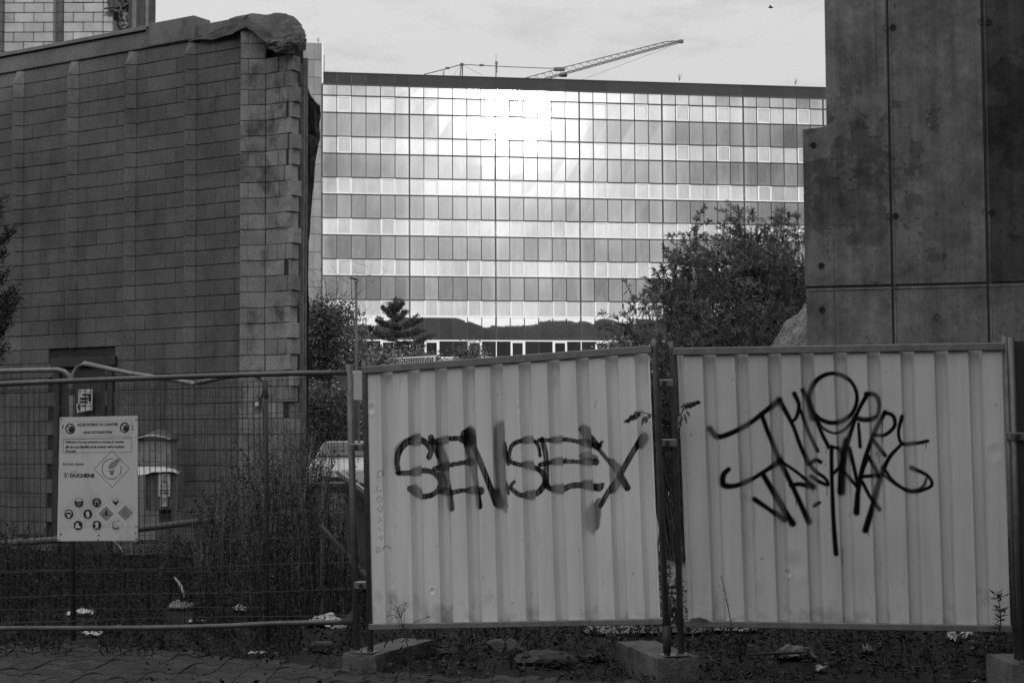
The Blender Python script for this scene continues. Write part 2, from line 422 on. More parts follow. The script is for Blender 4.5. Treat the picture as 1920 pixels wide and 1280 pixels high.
# end of the wall: wide pale rib, short return and the broken edge
tE0, tE1, tE2 = 0.0, -S5W, -S5W-.40
slab(tE0, tE2+.03, -.2, wz(520, 112)); slab(tE0-.05, tE2+.06, wz(520, 112), wz(520, 84), -.34, -.14)  # second slab: dark box standing in for shade in the gap under the felt
endmat = M_block_end
z_end = wz(480, 60)
QD = unit((W(tE1, 0)-W(tE0, 0, S5P)))                     # along the wide rib face, left to right
QN = np.array([QD[1], -QD[0], 0])
QL = float(np.linalg.norm(W(tE1, 0)-W(tE0, 0, S5P)))
rotq = math.atan2(QD[1], QD[0])
for r_i, z in enumerate(np.arange(z_phase-.6, z_end, COURSE)):
    zc = z+COURSE/2
    if zc < .7 or zc > z_end: continue
    cuts = [0, QL] if r_i % 2 else [0, QL*.32, QL]
    for a, b in zip(cuts[:-1], cuts[1:]):
        c = W(tE0, zc, S5P)+QD*(a+b)/2-QN*(.06+rng.normal()*.003)
        inst('block', block_me('block', b-a, endmat), wall, c, rotq+rng.normal()*.006, 0, rng.normal()*.004)
    # short stretch right of the rib
    if zc < wz(520, 108):
        ln = .33+.05*((r_i*7) % 3-1)*.5
        cuts = [0, ln] if r_i % 2 else [0, ln*.62, ln]
        for a, b in zip(cuts[:-1], cuts[1:]):
            inst('block', block_me('block', b-a, endmat), wall, W(tE1-.005-(a+b)/2, zc, -.06+rng.normal()*.006), ROTW+rng.normal()*.01, 0, rng.normal()*.006)
        # end block, seen end-on
        dd = .14+.03*rng.random()
        inst('block', block_me('block', dd, endmat, .10), wall, W(tE1-ln-.055, zc, -dd/2-.004+rng.normal()*.008), ROTW+math.pi/2+rng.normal()*.03, 0, rng.normal()*.02)
core.build('mortar_backing', M_mortar, wall)
stuff(joined.build('block_courses', M_block_s, wall))
# hidden filler behind the wide rib
fb = MB(); fb.prism([W(tE0, -.2, -.1), W(tE0, -.2, S5P-.09), W(tE1, -.2, -.085), W(tE1, -.2, -.1)], (0, 0, z_end+.05)); fb.build('rib_core', M_mortar, wall)
# coping: metal flashing on the left stretch, a thicker concrete cap on the right
M_flash = mat('flashing_metal', v=.16, var=.25, scale=3, rough=.55, metal=.3, stain=.4)
M_cap = mat('cap_concrete', v=.15, var=.3, scale=4, rough=.9, bump=.4, stain=.6, stain_scale=(2, 2, 1))
tcap = wt(278); tcap1 = wt(352)
cb = MB(); cb.box((W(strips[0]+3, 0)+W(tcap, 0))/2+np.array([0, 0, (z_last+z_top+.15)/2+.002])-WN*.11, (strips[0]+3-tcap, .30, z_top+.15-z_last), (WE, WN, np.array([0, 0, 1.])), .008); cb.build('coping_beam', M_block_s, wall)
fl = MB(); fl.box((W(strips[0]+3, z_top)+W(tcap, z_top))/2+np.array([0, 0, .163])-WN*.10, (strips[0]+3-tcap, .36, .018), (WE, WN, np.array([0, 0, 1.])), .004)
fl.box((W(strips[0]+3, z_top)+W(tcap, z_top))/2+np.array([0, 0, .140])+WN*.088, (strips[0]+3-tcap, .012, .05), (WE, WN, np.array([0, 0, 1.])), .003); fl.build('flashing', M_flash, wall)
cp = MB(); cp.box((W(tcap-.01, 0)+W(tcap1-.12, 0))/2+np.array([0, 0, (z_last+z_top+.20)/2+.003])-WN*.11, (tcap-.01-tcap1+.12, .33, z_top+.20-z_last), (WE, WN, np.array([0, 0, 1.])), .012); cp.build('concrete_cap', M_cap, wall)
rb = MB(); rb.box((W(tcap1-.12, z_top)+W(.12, z_top))/2+np.array([0, 0, -.12])-WN*.22, (tcap1-.24, .26, .22), (WE, WN, np.array([0, 0, 1.]))); rb.build('roof_beam', M_mortar, wall)
# torn roofing felt
M_felt = mat('roofing_felt', v=.052, var=.5, scale=9, rough=.75, bump=.6, bscale=30, stain=.6, stain_scale=(9, 9, 9), stain_v=2.0)
M_felt_torn = mat('roofing_felt_torn', v=.075, var=.8, scale=14, rough=.8, bump=.9, bscale=25, stain=.95, stain_scale=(5, 5, 20), stain_v=2.6)
def sheet(rows, name, M, parent, th=.012, sub=6, amp=.02, seed=1):
    """rows: list of poly-lines of (px, py, Y); lofted, subdivided and crumpled"""
    A = np.array([[P(*q) for q in r_] for r_ in rows]); a, b = A.shape[:2]
    ti = np.linspace(0, a-1, (a-1)*sub+1); tj = np.linspace(0, b-1, (b-1)*sub+1)
    I0 = np.minimum(ti.astype(int), a-2); J0 = np.minimum(tj.astype(int), b-2); fi = (ti-I0)[:, None, None]; fj = (tj-J0)[None, :, None]
    Q = (A[I0][:, J0]*(1-fi)+A[I0+1][:, J0]*fi)*(1-fj)+(A[I0][:, J0+1]*(1-fi)+A[I0+1][:, J0+1]*fi)*fj
    uu, vv = np.meshgrid(ti*3, tj*3, indexing='ij')
    Q = Q+np.stack([fbm(uu, vv, .55, seed)*amp, fbm(uu, vv, .5, seed+11)*amp*2, fbm(uu, vv, .6, seed+5)*amp], -1)
    mb = MB().grid(Q); o = mb.build(name, M, parent, smooth=False)
    md = o.modifiers.new('thickness', 'SOLIDIFY'); md.thickness = th; return o
felt = sheet([[(352, 76, 20.85), (395, 75, 20.62), (432, 66, 20.38), (459, 50, 20.15)],
              [(358, 62, 20.95), (398, 60, 20.74), (438, 47, 20.5), (464, 30, 20.28)],
              [(384, 50, 21.4), (415, 43, 21.2), (440, 33, 21.0), (468, 25, 20.85)]], 'roofing_felt', M_felt, wall, amp=.05, seed=3)
sheet([[(459, 50, 20.14), (478, 64, 20.05), (497, 80, 19.98), (508, 92, 19.95), (530, 95, 19.95), (548, 90, 20.0)],
       [(462, 38, 20.25), (492, 52, 20.15), (510, 66, 20.1), (528, 70, 20.08), (546, 64, 20.1), (560, 68, 20.15)],
       [(468, 25, 20.8), (500, 27, 20.8), (517, 25, 20.8), (536, 26, 20.7), (552, 31, 20.6), (566, 46, 20.5)]], 'roofing_felt', M_felt, wall, amp=.035, seed=8, sub=5)
sheet([[(500, 91, 19.9), (520, 98, 19.88), (544, 101, 19.9), (556, 96, 19.95)],
       [(503, 84, 19.88), (524, 80, 19.84), (545, 78, 19.86), (563, 80, 19.95)],
       [(512, 73, 19.98), (530, 70, 19.98), (548, 70, 20.0), (566, 66, 20.05)]], 'torn_felt_roll', M_felt_torn, wall, amp=.065, seed=15, sub=6)
sheet([[(556, 97, 20.0), (566, 92, 20.0), (574, 93, 20.05)],
       [(552, 62, 20.15), (566, 66, 20.1), (575, 72, 20.1)],
       [(547, 30, 20.6), (560, 38, 20.5), (572, 60, 20.4)]], 'torn_felt_roll', M_felt_torn, wall, amp=.06, seed=22, sub=6)
# timber posts screwed to the broken end, dark membrane hanging behind them
M_timber = mat('weathered_timber', v=.26, var=.45, scale=9, rough=.9, bump=.6, bscale=40, stain=.4, stain_scale=(18, 18, 1.2))
M_membrane = mat('black_membrane', v=.028, var=.35, scale=3, rough=.5, bump=.35, bscale=12)
pl = wall
def plank(x0, y0, x1, y1, Y, w, d=.05, name='timber_plank'):
    a = P(x0, y0, Y); b = P(x1, y1, Y); b = np.array([a[0]+(b[0]-a[0]), a[1], b[2]])
    return MB().bar(a, b, d, w, (1, 0, 0.0), .005).build(name, M_timber, pl)
plank(560, 100, 557, 540, 20.55, .08); plank(567, 146, 561, 1010, 20.45, .07); plank(572, 110, 566, 1010, 20.62, .08)
plank(553.5, 330, 556, 1010, 20.5, .05); plank(560, 545, 558, 1010, 20.40, .055)
sheet([[(571, 150, 20.7), (574, 160, 20.7), (576, 170, 20.72)], [(574, 188, 20.72), (588, 192, 20.7), (599, 197, 20.72)], [(575, 245, 20.72), (588, 246, 20.66), (600, 248, 20.72)]], 'hanging_membrane', M_membrane, wall, amp=.06, seed=4)
sheet([[(574, 240, 20.8), (588, 240, 20.8), (599, 242, 20.8)], [(573, 262, 20.78), (586, 262, 20.7), (600, 256, 20.78)], [(570, 320, 20.75), (578, 320, 20.7), (592, 300, 20.75)], [(569, 400, 20.75), (575, 400, 20.7), (584, 390, 20.75)],
       [(568, 520, 20.72), (573, 520, 20.68), (579, 520, 20.72)], [(566, 700, 20.7), (571, 700, 20.66), (578, 700, 20.7)], [(565, 960, 20.7), (570, 960, 20.66), (577, 960, 20.7)]], 'hanging_membrane', M_membrane, wall, amp=.05, seed=6)
# faint print on the membrane (slanted letters)
mp_ = MB()
for (x, y, txt) in ((572, 505, 'DS'), (572, 600, 'MI')):
    Vt, Ft = text_mesh(txt)
    Vt = Vt-Vt.mean(0); a_ = R(48); c_, s_ = math.cos(a_), math.sin(a_)
    q = P(x, y, 20.5)
    mp_.add(np.stack([q[0]+.085*(Vt[:, 0]*c_-Vt[:, 1]*s_), np.full(len(Vt), q[1]+.1), q[2]+.085*(Vt[:, 0]*s_+Vt[:, 1]*c_)], -1), Ft)
# door, posters and small fittings on the wall
M_steel_d = mat('door_steel_dark', v=.055, var=.3, scale=4, rough=.6, stain=.5, stain_scale=(3, 3, 1))
M_paper = mat('paper_white', v=.62, var=.1, scale=6, rough=.8)
M_ink = mat('ink_black', v=.02, var=.1, rough=.6)
dz1 = door_z1
fr_ = MB(); AXW = (WE, WN, np.array([0, 0, 1.]))
tdm = (door_t0+door_t1)/2; dw = door_t1-door_t0
fr_.box(W(tdm, dz1-.02, .0), (dw+.16, .10, .13), AXW, .006)
for s_ in (-1, 1): fr_.box(W(tdm+s_*(dw/2-.03), dz1/2-.05, -.01), (.10, .09, dz1-.1), AXW, .006)
door = thing('steel_door', 'dark steel door in the block wall with a white notice taped on it', 'door', W(tdm, 0))
fr_.build('door_frame', M_steel_d, door)
MB().box(W(tdm, dz1/2-.06, -.045), (dw-.15, .05, dz1-.08), AXW, .004).build('door_leaf', M_steel_d, door)
MB().box(W(door_t0+.14, dz1-.45, -.012), (.015, .02, .75), AXW).build('hinge_strip', M_ink, door)
def wall_card(xa, ya, xb, yb, w, name, M, parent, rot=0):
    a = onplane(xa, ya, W0+WN*w, WN); b = onplane(xb, yb, W0+WN*w, WN)
    c = (a+b)/2; lt = abs(float((b-a)@WE)); h = abs(a[2]-b[2])
    ca, sa = math.cos(rot), math.sin(rot)
    ax = (WE*ca+np.array([0, 0, sa]), WN, np.array([0, 0, ca])-WE*sa)
    return MB().box(c, (lt, .004, h), ax).build(name, M, parent)
wall_card(147, 730, 173, 769, .06, 'notice_paper', M_paper, door)
wall_card(144, 755, 168, 771, .066, 'notice_paper', M_paper, door, -.12)
for (xa, ya, xb, yb) in ((154, 738, 170, 741), (166, 738, 170, 752), (151, 745, 164, 749), (151, 752, 164, 755)):
    wall_card(xa, ya, xb, yb, .072, 'printed_bar', M_ink, door)
for (xa, ya, xb, yb) in ((146, 757, 149, 768), (153, 759, 160, 761)):
    wall_card(xa, ya, xb, yb, .076, 'printed_bar', M_ink, door, -.12)
M_galv = mat('galvanised_steel', v=.3, var=.3, scale=14, rough=.45, metal=.8, stain=.3)
M_whitep = mat('white_plastic', v=.7, var=.1, rough=.4)
def fitting(x, y, s, label):
    q = onplane(x, y, W0, WN)
    t = thing('wall_socket', label, 'socket', q)
    MB().box(q+WN*.03, (.07*s, .06, .10*s), AXW, .012).build('casing', M_galv, t)
    MB().box(q+WN*.065+np.array([0, 0, -.015]), (.05*s, .02, .04*s), AXW, .006).build('cover', M_whitep, t)
fitting(241, 758, 1.0, 'small metal socket box on the block wall right of the steel door')
fitting(488, 756, 1.1, 'small metal socket box on the pale rib under a bent conduit')
q0 = [onplane(x, y, W0+WN*.05, WN) for (x, y) in ((482, 752), (492, 742), (494, 716), (488, 708), (470, 706))]
q1 = [onplane(x, y, W0+WN*.17, WN) for (x, y) in ((493, 762), (495, 800), (496, 860), (497, 960))]
tag(MB().tube(q0, .012, 8).build('conduit', M_steel_d, None, q0[0], smooth=True), 'bent dark conduit above the socket box on the pale rib', 'conduit')
tag(MB().tube(q1, .012, 8).build('conduit', M_steel_d, None, q1[0], smooth=True), 'straight dark conduit running down below the socket box on the pale rib', 'conduit')

# ------------------------------------------------------------------ pale block tower behind the wall
YT = 32.0
M_tblock = mat('tower_block_pale', v=.32, var=.22, scale=2, rough=.9, bump=.4, bscale=80, rand=.16, speck=.2)
tw = thing('block_tower', 'pale sunlit block tower rising behind the left wall, partly boarded', 'tower', (P(100, 50, YT)[0], YT, 0))
xl = P(-140, 50, YT)[0]; xr = P(206, 50, YT)[0]
zt0 = P(100, 125, YT)[2]
back = MB(); back.box(((xl+xr)/2, YT+.17, 6.2), (xr-xl, .3, 12.4)); back.build('mortar_backing', mat('mortar_pale', v=.2, var=.2, rough=1), tw)
zc0 = P(100, 53.5, YT)[2]
bl = .4
grooves = [(P(102, 50, YT)[0], P(121, 50, YT)[0]), (P(-8, 50, YT)[0], P(10, 50, YT)[0])]
tfull = mesh_box('block', (bl-.014, .12, .2-.014), .007, M_tblock); thalf = mesh_box('block', (bl/2-.014, .12, .2-.014), .007, M_tblock)
x_seg = [(P(10, 50, YT)[0], P(102, 50, YT)[0]), (P(121, 50, YT)[0], xr), (P(-100, 50, YT)[0], P(-8, 50, YT)[0])]
for (xa, xb) in x_seg:
    for r_i in range(-3, 9):
        z = zc0+r_i*.2
        x = xa
        first = True
        while x < xb-.05:
            l = bl/2 if (first and r_i % 2) else bl
            first = False
            if x+l > xb+.02: l = bl/2
            if x+l > xb+.12: break
            inst('block', tfull if l > .3 else thalf, tw, (x+l/2, YT-.03+rng.normal()*.004, z), 0, rng.normal()*.004, rng.normal()*.004)
            x += l
for (xa, xb) in grooves:
    gr_ = MB()
    for r_i in range(-3, 9):
        z = zc0+r_i*.2
        gr_.add([(xa+.01, YT+.02, z-.094), (xb-.01, YT-.18, z-.094), (xb-.01, YT+.05, z-.094), (xa+.01, YT+.02, z+.094), (xb-.01, YT-.18, z+.094), (xb-.01, YT+.05, z+.094)],
                [[0, 1, 2], [5, 4, 3], [0, 3, 4, 1], [1, 4, 5, 2], [2, 5, 3, 0]], rng.random())
    gr_.build('rib', M_block_s, tw)
# boarded corner with dark cladding boards and a hanging torn sheet
for i, (xa, xb, v_) in enumerate(((238, 247, .05), (247.5, 256, .12), (256.5, 262, .045), (262.5, 271, .1), (271.5, 279, .035), (279.5, 291, .06))):
    a = P(xa, 40, YT-.05)[0]; b = P(xb, 40, YT-.05)[0]
    MB().box(((a+b)/2, YT-.02-.02*(i % 2), 6.2), (b-a, .05, 13.2), None, .004).build('cladding_board', mat('cladding_%d' % (i % 3), v=v_, var=.4, scale=6, rough=.8, stain=.5, stain_scale=(12, 12, .6)), tw)
MB().box((P(222, 40, YT)[0], YT+.05, 6.2), (P(240, 40, YT)[0]-P(204, 40, YT)[0], .05, 13), None, 0).build('cladding_board', mat('cladding_back', v=.1, var=.4, scale=6, rough=.8), tw)
sheet([[(203, -20, 31.8), (220, -20, 31.7), (240, -22, 31.8)], [(203, 12, 31.75), (222, 6, 31.6), (240, 0, 31.75)], [(206, 22, 31.7), (226, 18, 31.55), (239, 6, 31.7)]], 'torn_sheet', M_felt, tw, amp=.25, seed=31, sub=8)
sheet([[(214, 20, 31.7), (226, 16, 31.6), (239, 8, 31.7)], [(222, 30, 31.65), (232, 28, 31.6), (237, 26, 31.7)], [(230, 40, 31.7), (235, 40, 31.65), (239, 44, 31.7)], [(229, 56, 31.7), (234, 56, 31.65), (241, 54, 31.7)]], 'torn_sheet', M_flash, tw, amp=.2, seed=37, sub=8)

# ------------------------------------------------------------------ raw concrete structure on the right
CT = R(12.5)
CD = np.array([math.cos(CT), -math.sin(CT), 0]); CN = np.array([-math.sin(CT), -math.cos(CT), 0])
C0 = P(1505, 500, 18.0)
def cx(x, y=500): q = onplane(x, y, C0, CN); return float((q-C0)@CD)
def cz(x, y): return float(onplane(x, y, C0, CN)[2])
C0g = C0*np.array([1, 1, 0])
def C(s, z, w=0.0): return C0g+CD*s+CN*w+np.array([0, 0, z])
conc = thing('concrete_wall', 'raw stained concrete wall end with formwork joints and tie holes', 'concrete wall', C(0, 0))
def conc_mat(name, v, patch):
    M = bpy.data.materials.new(name); M.use_nodes = True; t = M.node_tree; b = t.nodes['Principled BSDF']; b.inputs['Roughness'].default_value = .85; b.inputs['Specular IOR Level'].default_value = .25
    geo = N(t, 'ShaderNodeNewGeometry'); pos = geo.outputs['Position']
    def noise(sc, det=6, ro=.6, m=(1, 1, 1)):
        mp = N(t, 'ShaderNodeMapping'); mp.inputs['Scale'].default_value = m; L(t, pos, mp.inputs[0])
        n = N(t, 'ShaderNodeTexNoise'); n.inputs['Scale'].default_value = sc; n.inputs['Detail'].default_value = det; n.inputs['Roughness'].default_value = ro; L(t, mp.outputs[0], n.inputs['Vector']); return n.outputs['Fac']
    def rngm(f, a, bb, c, d):
        k = N(t, 'ShaderNodeMapRange'); k.inputs['From Min'].default_value = a; k.inputs['From Max'].default_value = bb; k.inputs['To Min'].default_value = c; k.inputs['To Max'].default_value = d; L(t, f, k.inputs['Value']); return k.outputs[0]
    def mul(a, bb, op='MULTIPLY'):
        k = N(t, 'ShaderNodeMath', operation=op); L(t, a, k.inputs[0])
        if isinstance(bb, float): k.inputs[1].default_value = bb
        else: L(t, bb, k.inputs[1])
        return k.outputs[0]
    val = mul(rngm(noise(1.9, 8, .68), .32, .68, .68, 1.32), v)
    val = mul(val, rngm(noise(14, 4), .3, .7, .86, 1.14))
    val = mul(val, rngm(noise(4.6, 7, .7), .35, .65, .8, 1.2))
    val = mul(val, rngm(noise(1.0, 6, .65, (8, 8, .3)), .4, .75, 1.1, .68))          # vertical runs
    # large eroded patch: noise threshold inside a soft ball
    vm = N(t, 'ShaderNodeVectorMath', operation='DISTANCE'); L(t, pos, vm.inputs[0]); vm.inputs[1].default_value = tuple(patch)
    ball = rngm(vm.outputs['Value'], .2, 1.7, .17, -.12)
    er = mul(noise(2.6, 8, .62), ball, 'ADD')
    val = mul(val, rngm(er, .575, .625, 1.0, .66))
    val = mul(val, rngm(mul(noise(9, 5, .7), ball, 'ADD'), .62, .70, 1.0, .8))
    pores = rngm(noise(38, 2, .4), .69, .73, 1.0, .25)
    val = mul(val, pores)
    # thin dark drip lines
    dr = rngm(noise(1.0, 2, .5, (22, 22, .10)), .69, .73, 1.0, .55)
    val = mul(val, dr)
    cc = N(t, 'ShaderNodeCombineColor')
    for i in range(3): L(t, val, cc.inputs[i])
    L(t, cc.outputs[0], b.inputs['Base Color'])
    bp = N(t, 'ShaderNodeBump'); bp.inputs['Strength'].default_value = .5; bp.inputs['Distance'].default_value = .015
    hsum = mul(mul(noise(60, 3), .25), mul(rngm(er, .58, .62, 1.0, .0), pores), 'ADD')
    L(t, hsum, bp.inputs['Height']); L(t, bp.outputs[0], b.inputs['Normal'])
    return M
pc1 = onplane(1600, 330, C0, CN)
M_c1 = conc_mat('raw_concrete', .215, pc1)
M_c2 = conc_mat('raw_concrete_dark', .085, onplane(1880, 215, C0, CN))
M_groove = mat('formwork_groove', v=.07, var=.3, rough=1)
sA = cx(1509); sU = cx(1549, 200); s1 = cx(1673); s2 = cx(1852); s3 = s2+2.4
zj = cz(1600, 537); zstep = cz(1530, 238); ztop = 7.9; gw = .012
th = np.array([0, 0, 0.])-CN*.35
def cpanel(poly, M, rec=0.0):
    o = MB().prism([C(s, z, -rec) for s, z in poly], -CN*.35).build('concrete_panel', M, conc)
    bv = o.modifiers.new('bevel', 'BEVEL'); bv.width = .008; bv.segments = 2; return o
cpanel([(sA, zj+gw), (s1-gw, zj+gw), (s1-gw, ztop), (sU, ztop), (sU, zstep), (sA, zstep-.02)], M_c1)
cpanel([(sA+.01, -.3), (s1-gw, -.3), (s1-gw, zj-gw), (sA+.01, zj-gw)], M_c1, .004)
cpanel([(s1+gw, zj+gw), (s2-gw, zj+gw), (s2-gw, ztop), (s1+gw, ztop)], M_c1, .003)
cpanel([(s1+gw, -.3), (s2-gw, -.3), (s2-gw, zj-gw), (s1+gw, zj-gw)], M_c1, .006)
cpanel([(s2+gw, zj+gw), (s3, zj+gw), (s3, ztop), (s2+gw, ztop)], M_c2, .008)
cpanel([(s2+gw, -.3), (s3, -.3), (s3, zj-gw), (s2+gw, zj-gw)], M_c1, .002)
# added dark wall out of view, blocking sky light from the right
MB().box((6.6, 4.5, 7.5), (.6, 25, 15)).build('sky_blocker_wall', mat('sky_blocker_dark', v=.08, var=.3, scale=1, rough=.9), conc)
bk = MB(); bk.prism([C(s, z, -.02) for s, z in ((sA+.03, -.3), (s3-.02, -.3), (s3-.02, ztop-.03), (sU+.03, ztop-.03), (sU+.03, zstep-.05), (sA+.03, zstep-.05))], -CN*.3); bk.build('joint_backing', M_groove, conc)
# joint ridges left by the formwork
rd = MB()
for s_ in (s1, s2): rd.box(C(s_+.03, 3.8, -.001), (.007, .012, 8), (CD, CN, np.array([0, 0, 1.])), .002)
rd.box(C((sA+s3)/2, zj-.035, -.001), (s3-sA-.05, .012, .007), (CD, CN, np.array([0, 0, 1.])), .002); rd.build('formwork_ridge', M_c1, conc)
hole = MB(); a_ = np.linspace(0, 2*math.pi, 14, endpoint=False)
hole.add([(r_*math.cos(a), w_, r_*math.sin(a)) for (r_, w_) in ((.038, 0), (.033, -.008), (.027, -.008), (.024, .012)) for a in a_], [[k*14+i, k*14+(i+1) % 14, (k+1)*14+(i+1) % 14, (k+1)*14+i] for k in range(3) for i in range(14)])
hme = hole.mesh('tie_hole'); hme.materials.append(mat('tie_cone', v=.06, var=.3, scale=30, rough=.8))
plug = MB(); plug.add([(.026*math.cos(a), -.004, .026*math.sin(a)) for a in a_], [list(range(14))]); plme = plug.mesh('hole_shade_disc'); plme.materials.append(M_ink)  # black disc on the face stands in for shade inside the hole
ringm = MB(); ringm.add([(r_*math.cos(a), w_, r_*math.sin(a)) for (r_, w_) in ((.036, .0), (.033, -.004), (.029, .0)) for a in a_], [[k*14+i, k*14+(i+1) % 14, (k+1)*14+(i+1) % 14, (k+1)*14+i] for k in range(2) for i in range(14)])
rme = ringm.mesh('tie_ring'); rme.materials.append(M_groove)
rotc = math.atan2(CD[1], CD[0])
for (x, y) in ((1525, 272), (1540, 498), (1541, 580), (1674, 52), (1679, 405), (1853, 41), (1860, 398)):
    q = onplane(x, y, C0, CN)
    inst('tie_hole', hme, conc, q+CN*.001, rotc); inst('hole_shade_disc', plme, conc, q+CN*.001, rotc)
for (x, y) in ((1661, 53), (1668, 405), (1840, 41), (1847, 398), (1755, 594)):
    inst('tie_ring', rme, conc, onplane(x, y, C0, CN)+CN*.0015, rotc)
# ================================================================== OFFICE BUILDING WITH GLASS FACADE
FT = R(9.3); YF = 130.0
FD = np.array([math.cos(FT), math.sin(FT), 0]); FN = np.array([math.sin(FT), -math.cos(FT), 0])
F0 = P(604, 400, YF)*np.array([1, 1, 0])
def FA(u, z, w=0.0): return F0+FD*u+FN*w+np.array([0, 0, z])
AXF = (FD, FN, np.array([0, 0, 1.]))
zF = lambda y: float(P(604, y, YF)[2])
ROTF = math.atan2(FD[1], FD[0])
rows_px = [157.8, 178.5, 210.5, 255, 287, 331.5, 363.5, 408, 440, 484.5, 516.5, 561, 593, 637.5, 669.5]
rows = [zF(y) for y in rows_px]
ztopF = zF(134.5); CW = 1.195; NC = 37; UW = CW*NC
bld = thing('office_building', 'wide office block with gridded reflective glass facade and dark parapet', 'building', FA(UW/2, 5.4))
M_struct = mat('facade_backing', v=.12, var=.2, rough=.9)
cbk = MB(); cbk.box(FA(UW/2, (ztopF+4.8)/2-.3, -7.2), (UW, 14, ztopF-4.8-1.0), AXF); cbk.build('building_core', M_struct, bld)
def pane_mat(name, dif, refl, rough, halo, dirt, bumpv, dark=False):
    M = bpy.data.materials.new(name); M.use_nodes = True; t = M.node_tree; t.nodes.clear()
    o = N(t, 'ShaderNodeOutputMaterial'); uv = N(t, 'ShaderNodeUVMap'); uv.uv_map = 'pane'
    at = N(t, 'ShaderNodeAttribute'); at.attribute_name = 'rnd'
    geo = N(t, 'ShaderNodeNewGeometry')
    # dirt: streaky, stronger towards the pane's edges, different on each pane
    mp = N(t, 'ShaderNodeMapping'); mp.inputs['Scale'].default_value = (3.2, 3.2, .5); L(t, geo.outputs['Position'], mp.inputs[0])
    n1 = N(t, 'ShaderNodeTexNoise'); n1.inputs['Scale'].default_value = 1.0; n1.inputs['Detail'].default_value = 4; L(t, mp.outputs[0], n1.inputs['Vector'])
    n2 = N(t, 'ShaderNodeTexNoise'); n2.inputs['Scale'].default_value = .22; n2.inputs['Detail'].default_value = 3; L(t, geo.outputs['Position'], n2.inputs['Vector'])
    sp = N(t, 'ShaderNodeSeparateXYZ'); L(t, uv.outputs[0], sp.inputs[0])
    def mth(op, a, b=None):
        k = N(t, 'ShaderNodeMath', operation=op)
        for i, q in enumerate((a, b)):
            if q is None: continue
            if isinstance(q, (int, float)): k.inputs[i].default_value = q
            else: L(t, q, k.inputs[i])
        return k.outputs[0]
    def edge(s): return mth('MULTIPLY', mth('ABSOLUTE', mth('SUBTRACT', s, .5)), 2.0)
    ed = mth('POWER', mth('MAXIMUM', edge(sp.outputs[0]), edge(sp.outputs[1])), 9.0)
    d = mth('ADD', mth('ADD', mth('MULTIPLY', mth('SUBTRACT', n1.outputs['Fac'], .45), .9), mth('MULTIPLY', mth('SUBTRACT', n2.outputs['Fac'], .5), 2.2)), mth('ADD', mth('MULTIPLY', ed, .55), mth('MULTIPLY', mth('SUBTRACT', at.outputs['Fac'], .5), .75)))
    by = N(t, 'ShaderNodeAttribute'); by.attribute_name = 'bay'
    d = mth('ADD', d, mth('MULTIPLY', mth('POWER', by.outputs['Fac'], 4.0), .9))
    d = mth('MAXIMUM', .25, mth('ADD', 1.0, mth('MULTIPLY', d, dirt)))
    dv = mth('MULTIPLY', d, dif)
    cc = N(t, 'ShaderNodeCombineColor')
    for i in range(3): L(t, dv, cc.inputs[i])
    df = N(t, 'ShaderNodeBsdfDiffuse'); L(t, cc.outputs[0], df.inputs[0])
    bn = N(t, 'ShaderNodeTexNoise'); bn.inputs['Scale'].default_value = .9; bn.inputs['Detail'].default_value = 1; L(t, geo.outputs['Position'], bn.inputs['Vector'])
    bp = N(t, 'ShaderNodeBump'); bp.inputs['Strength'].default_value = bumpv; bp.inputs['Distance'].default_value = .02; L(t, bn.outputs['Fac'], bp.inputs['Height'])
    g1 = N(t, 'ShaderNodeBsdfGlossy'); g1.inputs['Color'].default_value = g3(refl); g1.inputs['Roughness'].default_value = rough; L(t, bp.outputs[0], g1.inputs['Normal'])
    g2 = N(t, 'ShaderNodeBsdfGlossy'); g2.inputs['Color'].default_value = g3(halo); g2.inputs['Roughness'].default_value = .16
    g4 = N(t, 'ShaderNodeBsdfGlossy'); g4.inputs['Color'].default_value = g3(halo*5.4); g4.inputs['Roughness'].default_value = .25
    a3 = N(t, 'ShaderNodeAddShader'); L(t, g2.outputs[0], a3.inputs[0]); L(t, g4.outputs[0], a3.inputs[1])
    a1 = N(t, 'ShaderNodeAddShader'); a2 = N(t, 'ShaderNodeAddShader')
    L(t, df.outputs[0], a1.inputs[0]); L(t, g1.outputs[0], a1.inputs[1]); L(t, a1.outputs[0], a2.inputs[0]); L(t, a3.outputs[0], a2.inputs[1]); L(t, a2.outputs[0], o.inputs[0])
    return M
M_tall = pane_mat('glass_tinted', .095, .012, .07, .0022, 1.5, .12)
M_short = pane_mat('glass_pale', .35, .012, .07, .0022, .5, .1)
M_top = pane_mat('glass_top_band', .17, .02, .075, .003, 1.2, .1)
M_dark = pane_mat('glass_ground_floor', .02, .10, .02, .0, .5, .1)
M_mirr = pane_mat('glass_mirror_row', .03, .24, .012, .0, .5, .02)
M_alu = mat('mullion_aluminium', v=.045, var=.2, scale=2, rough=.6, metal=.0)
M_frame = mat('window_frame_grey', v=.55, var=.1, rough=.5, metal=.2)
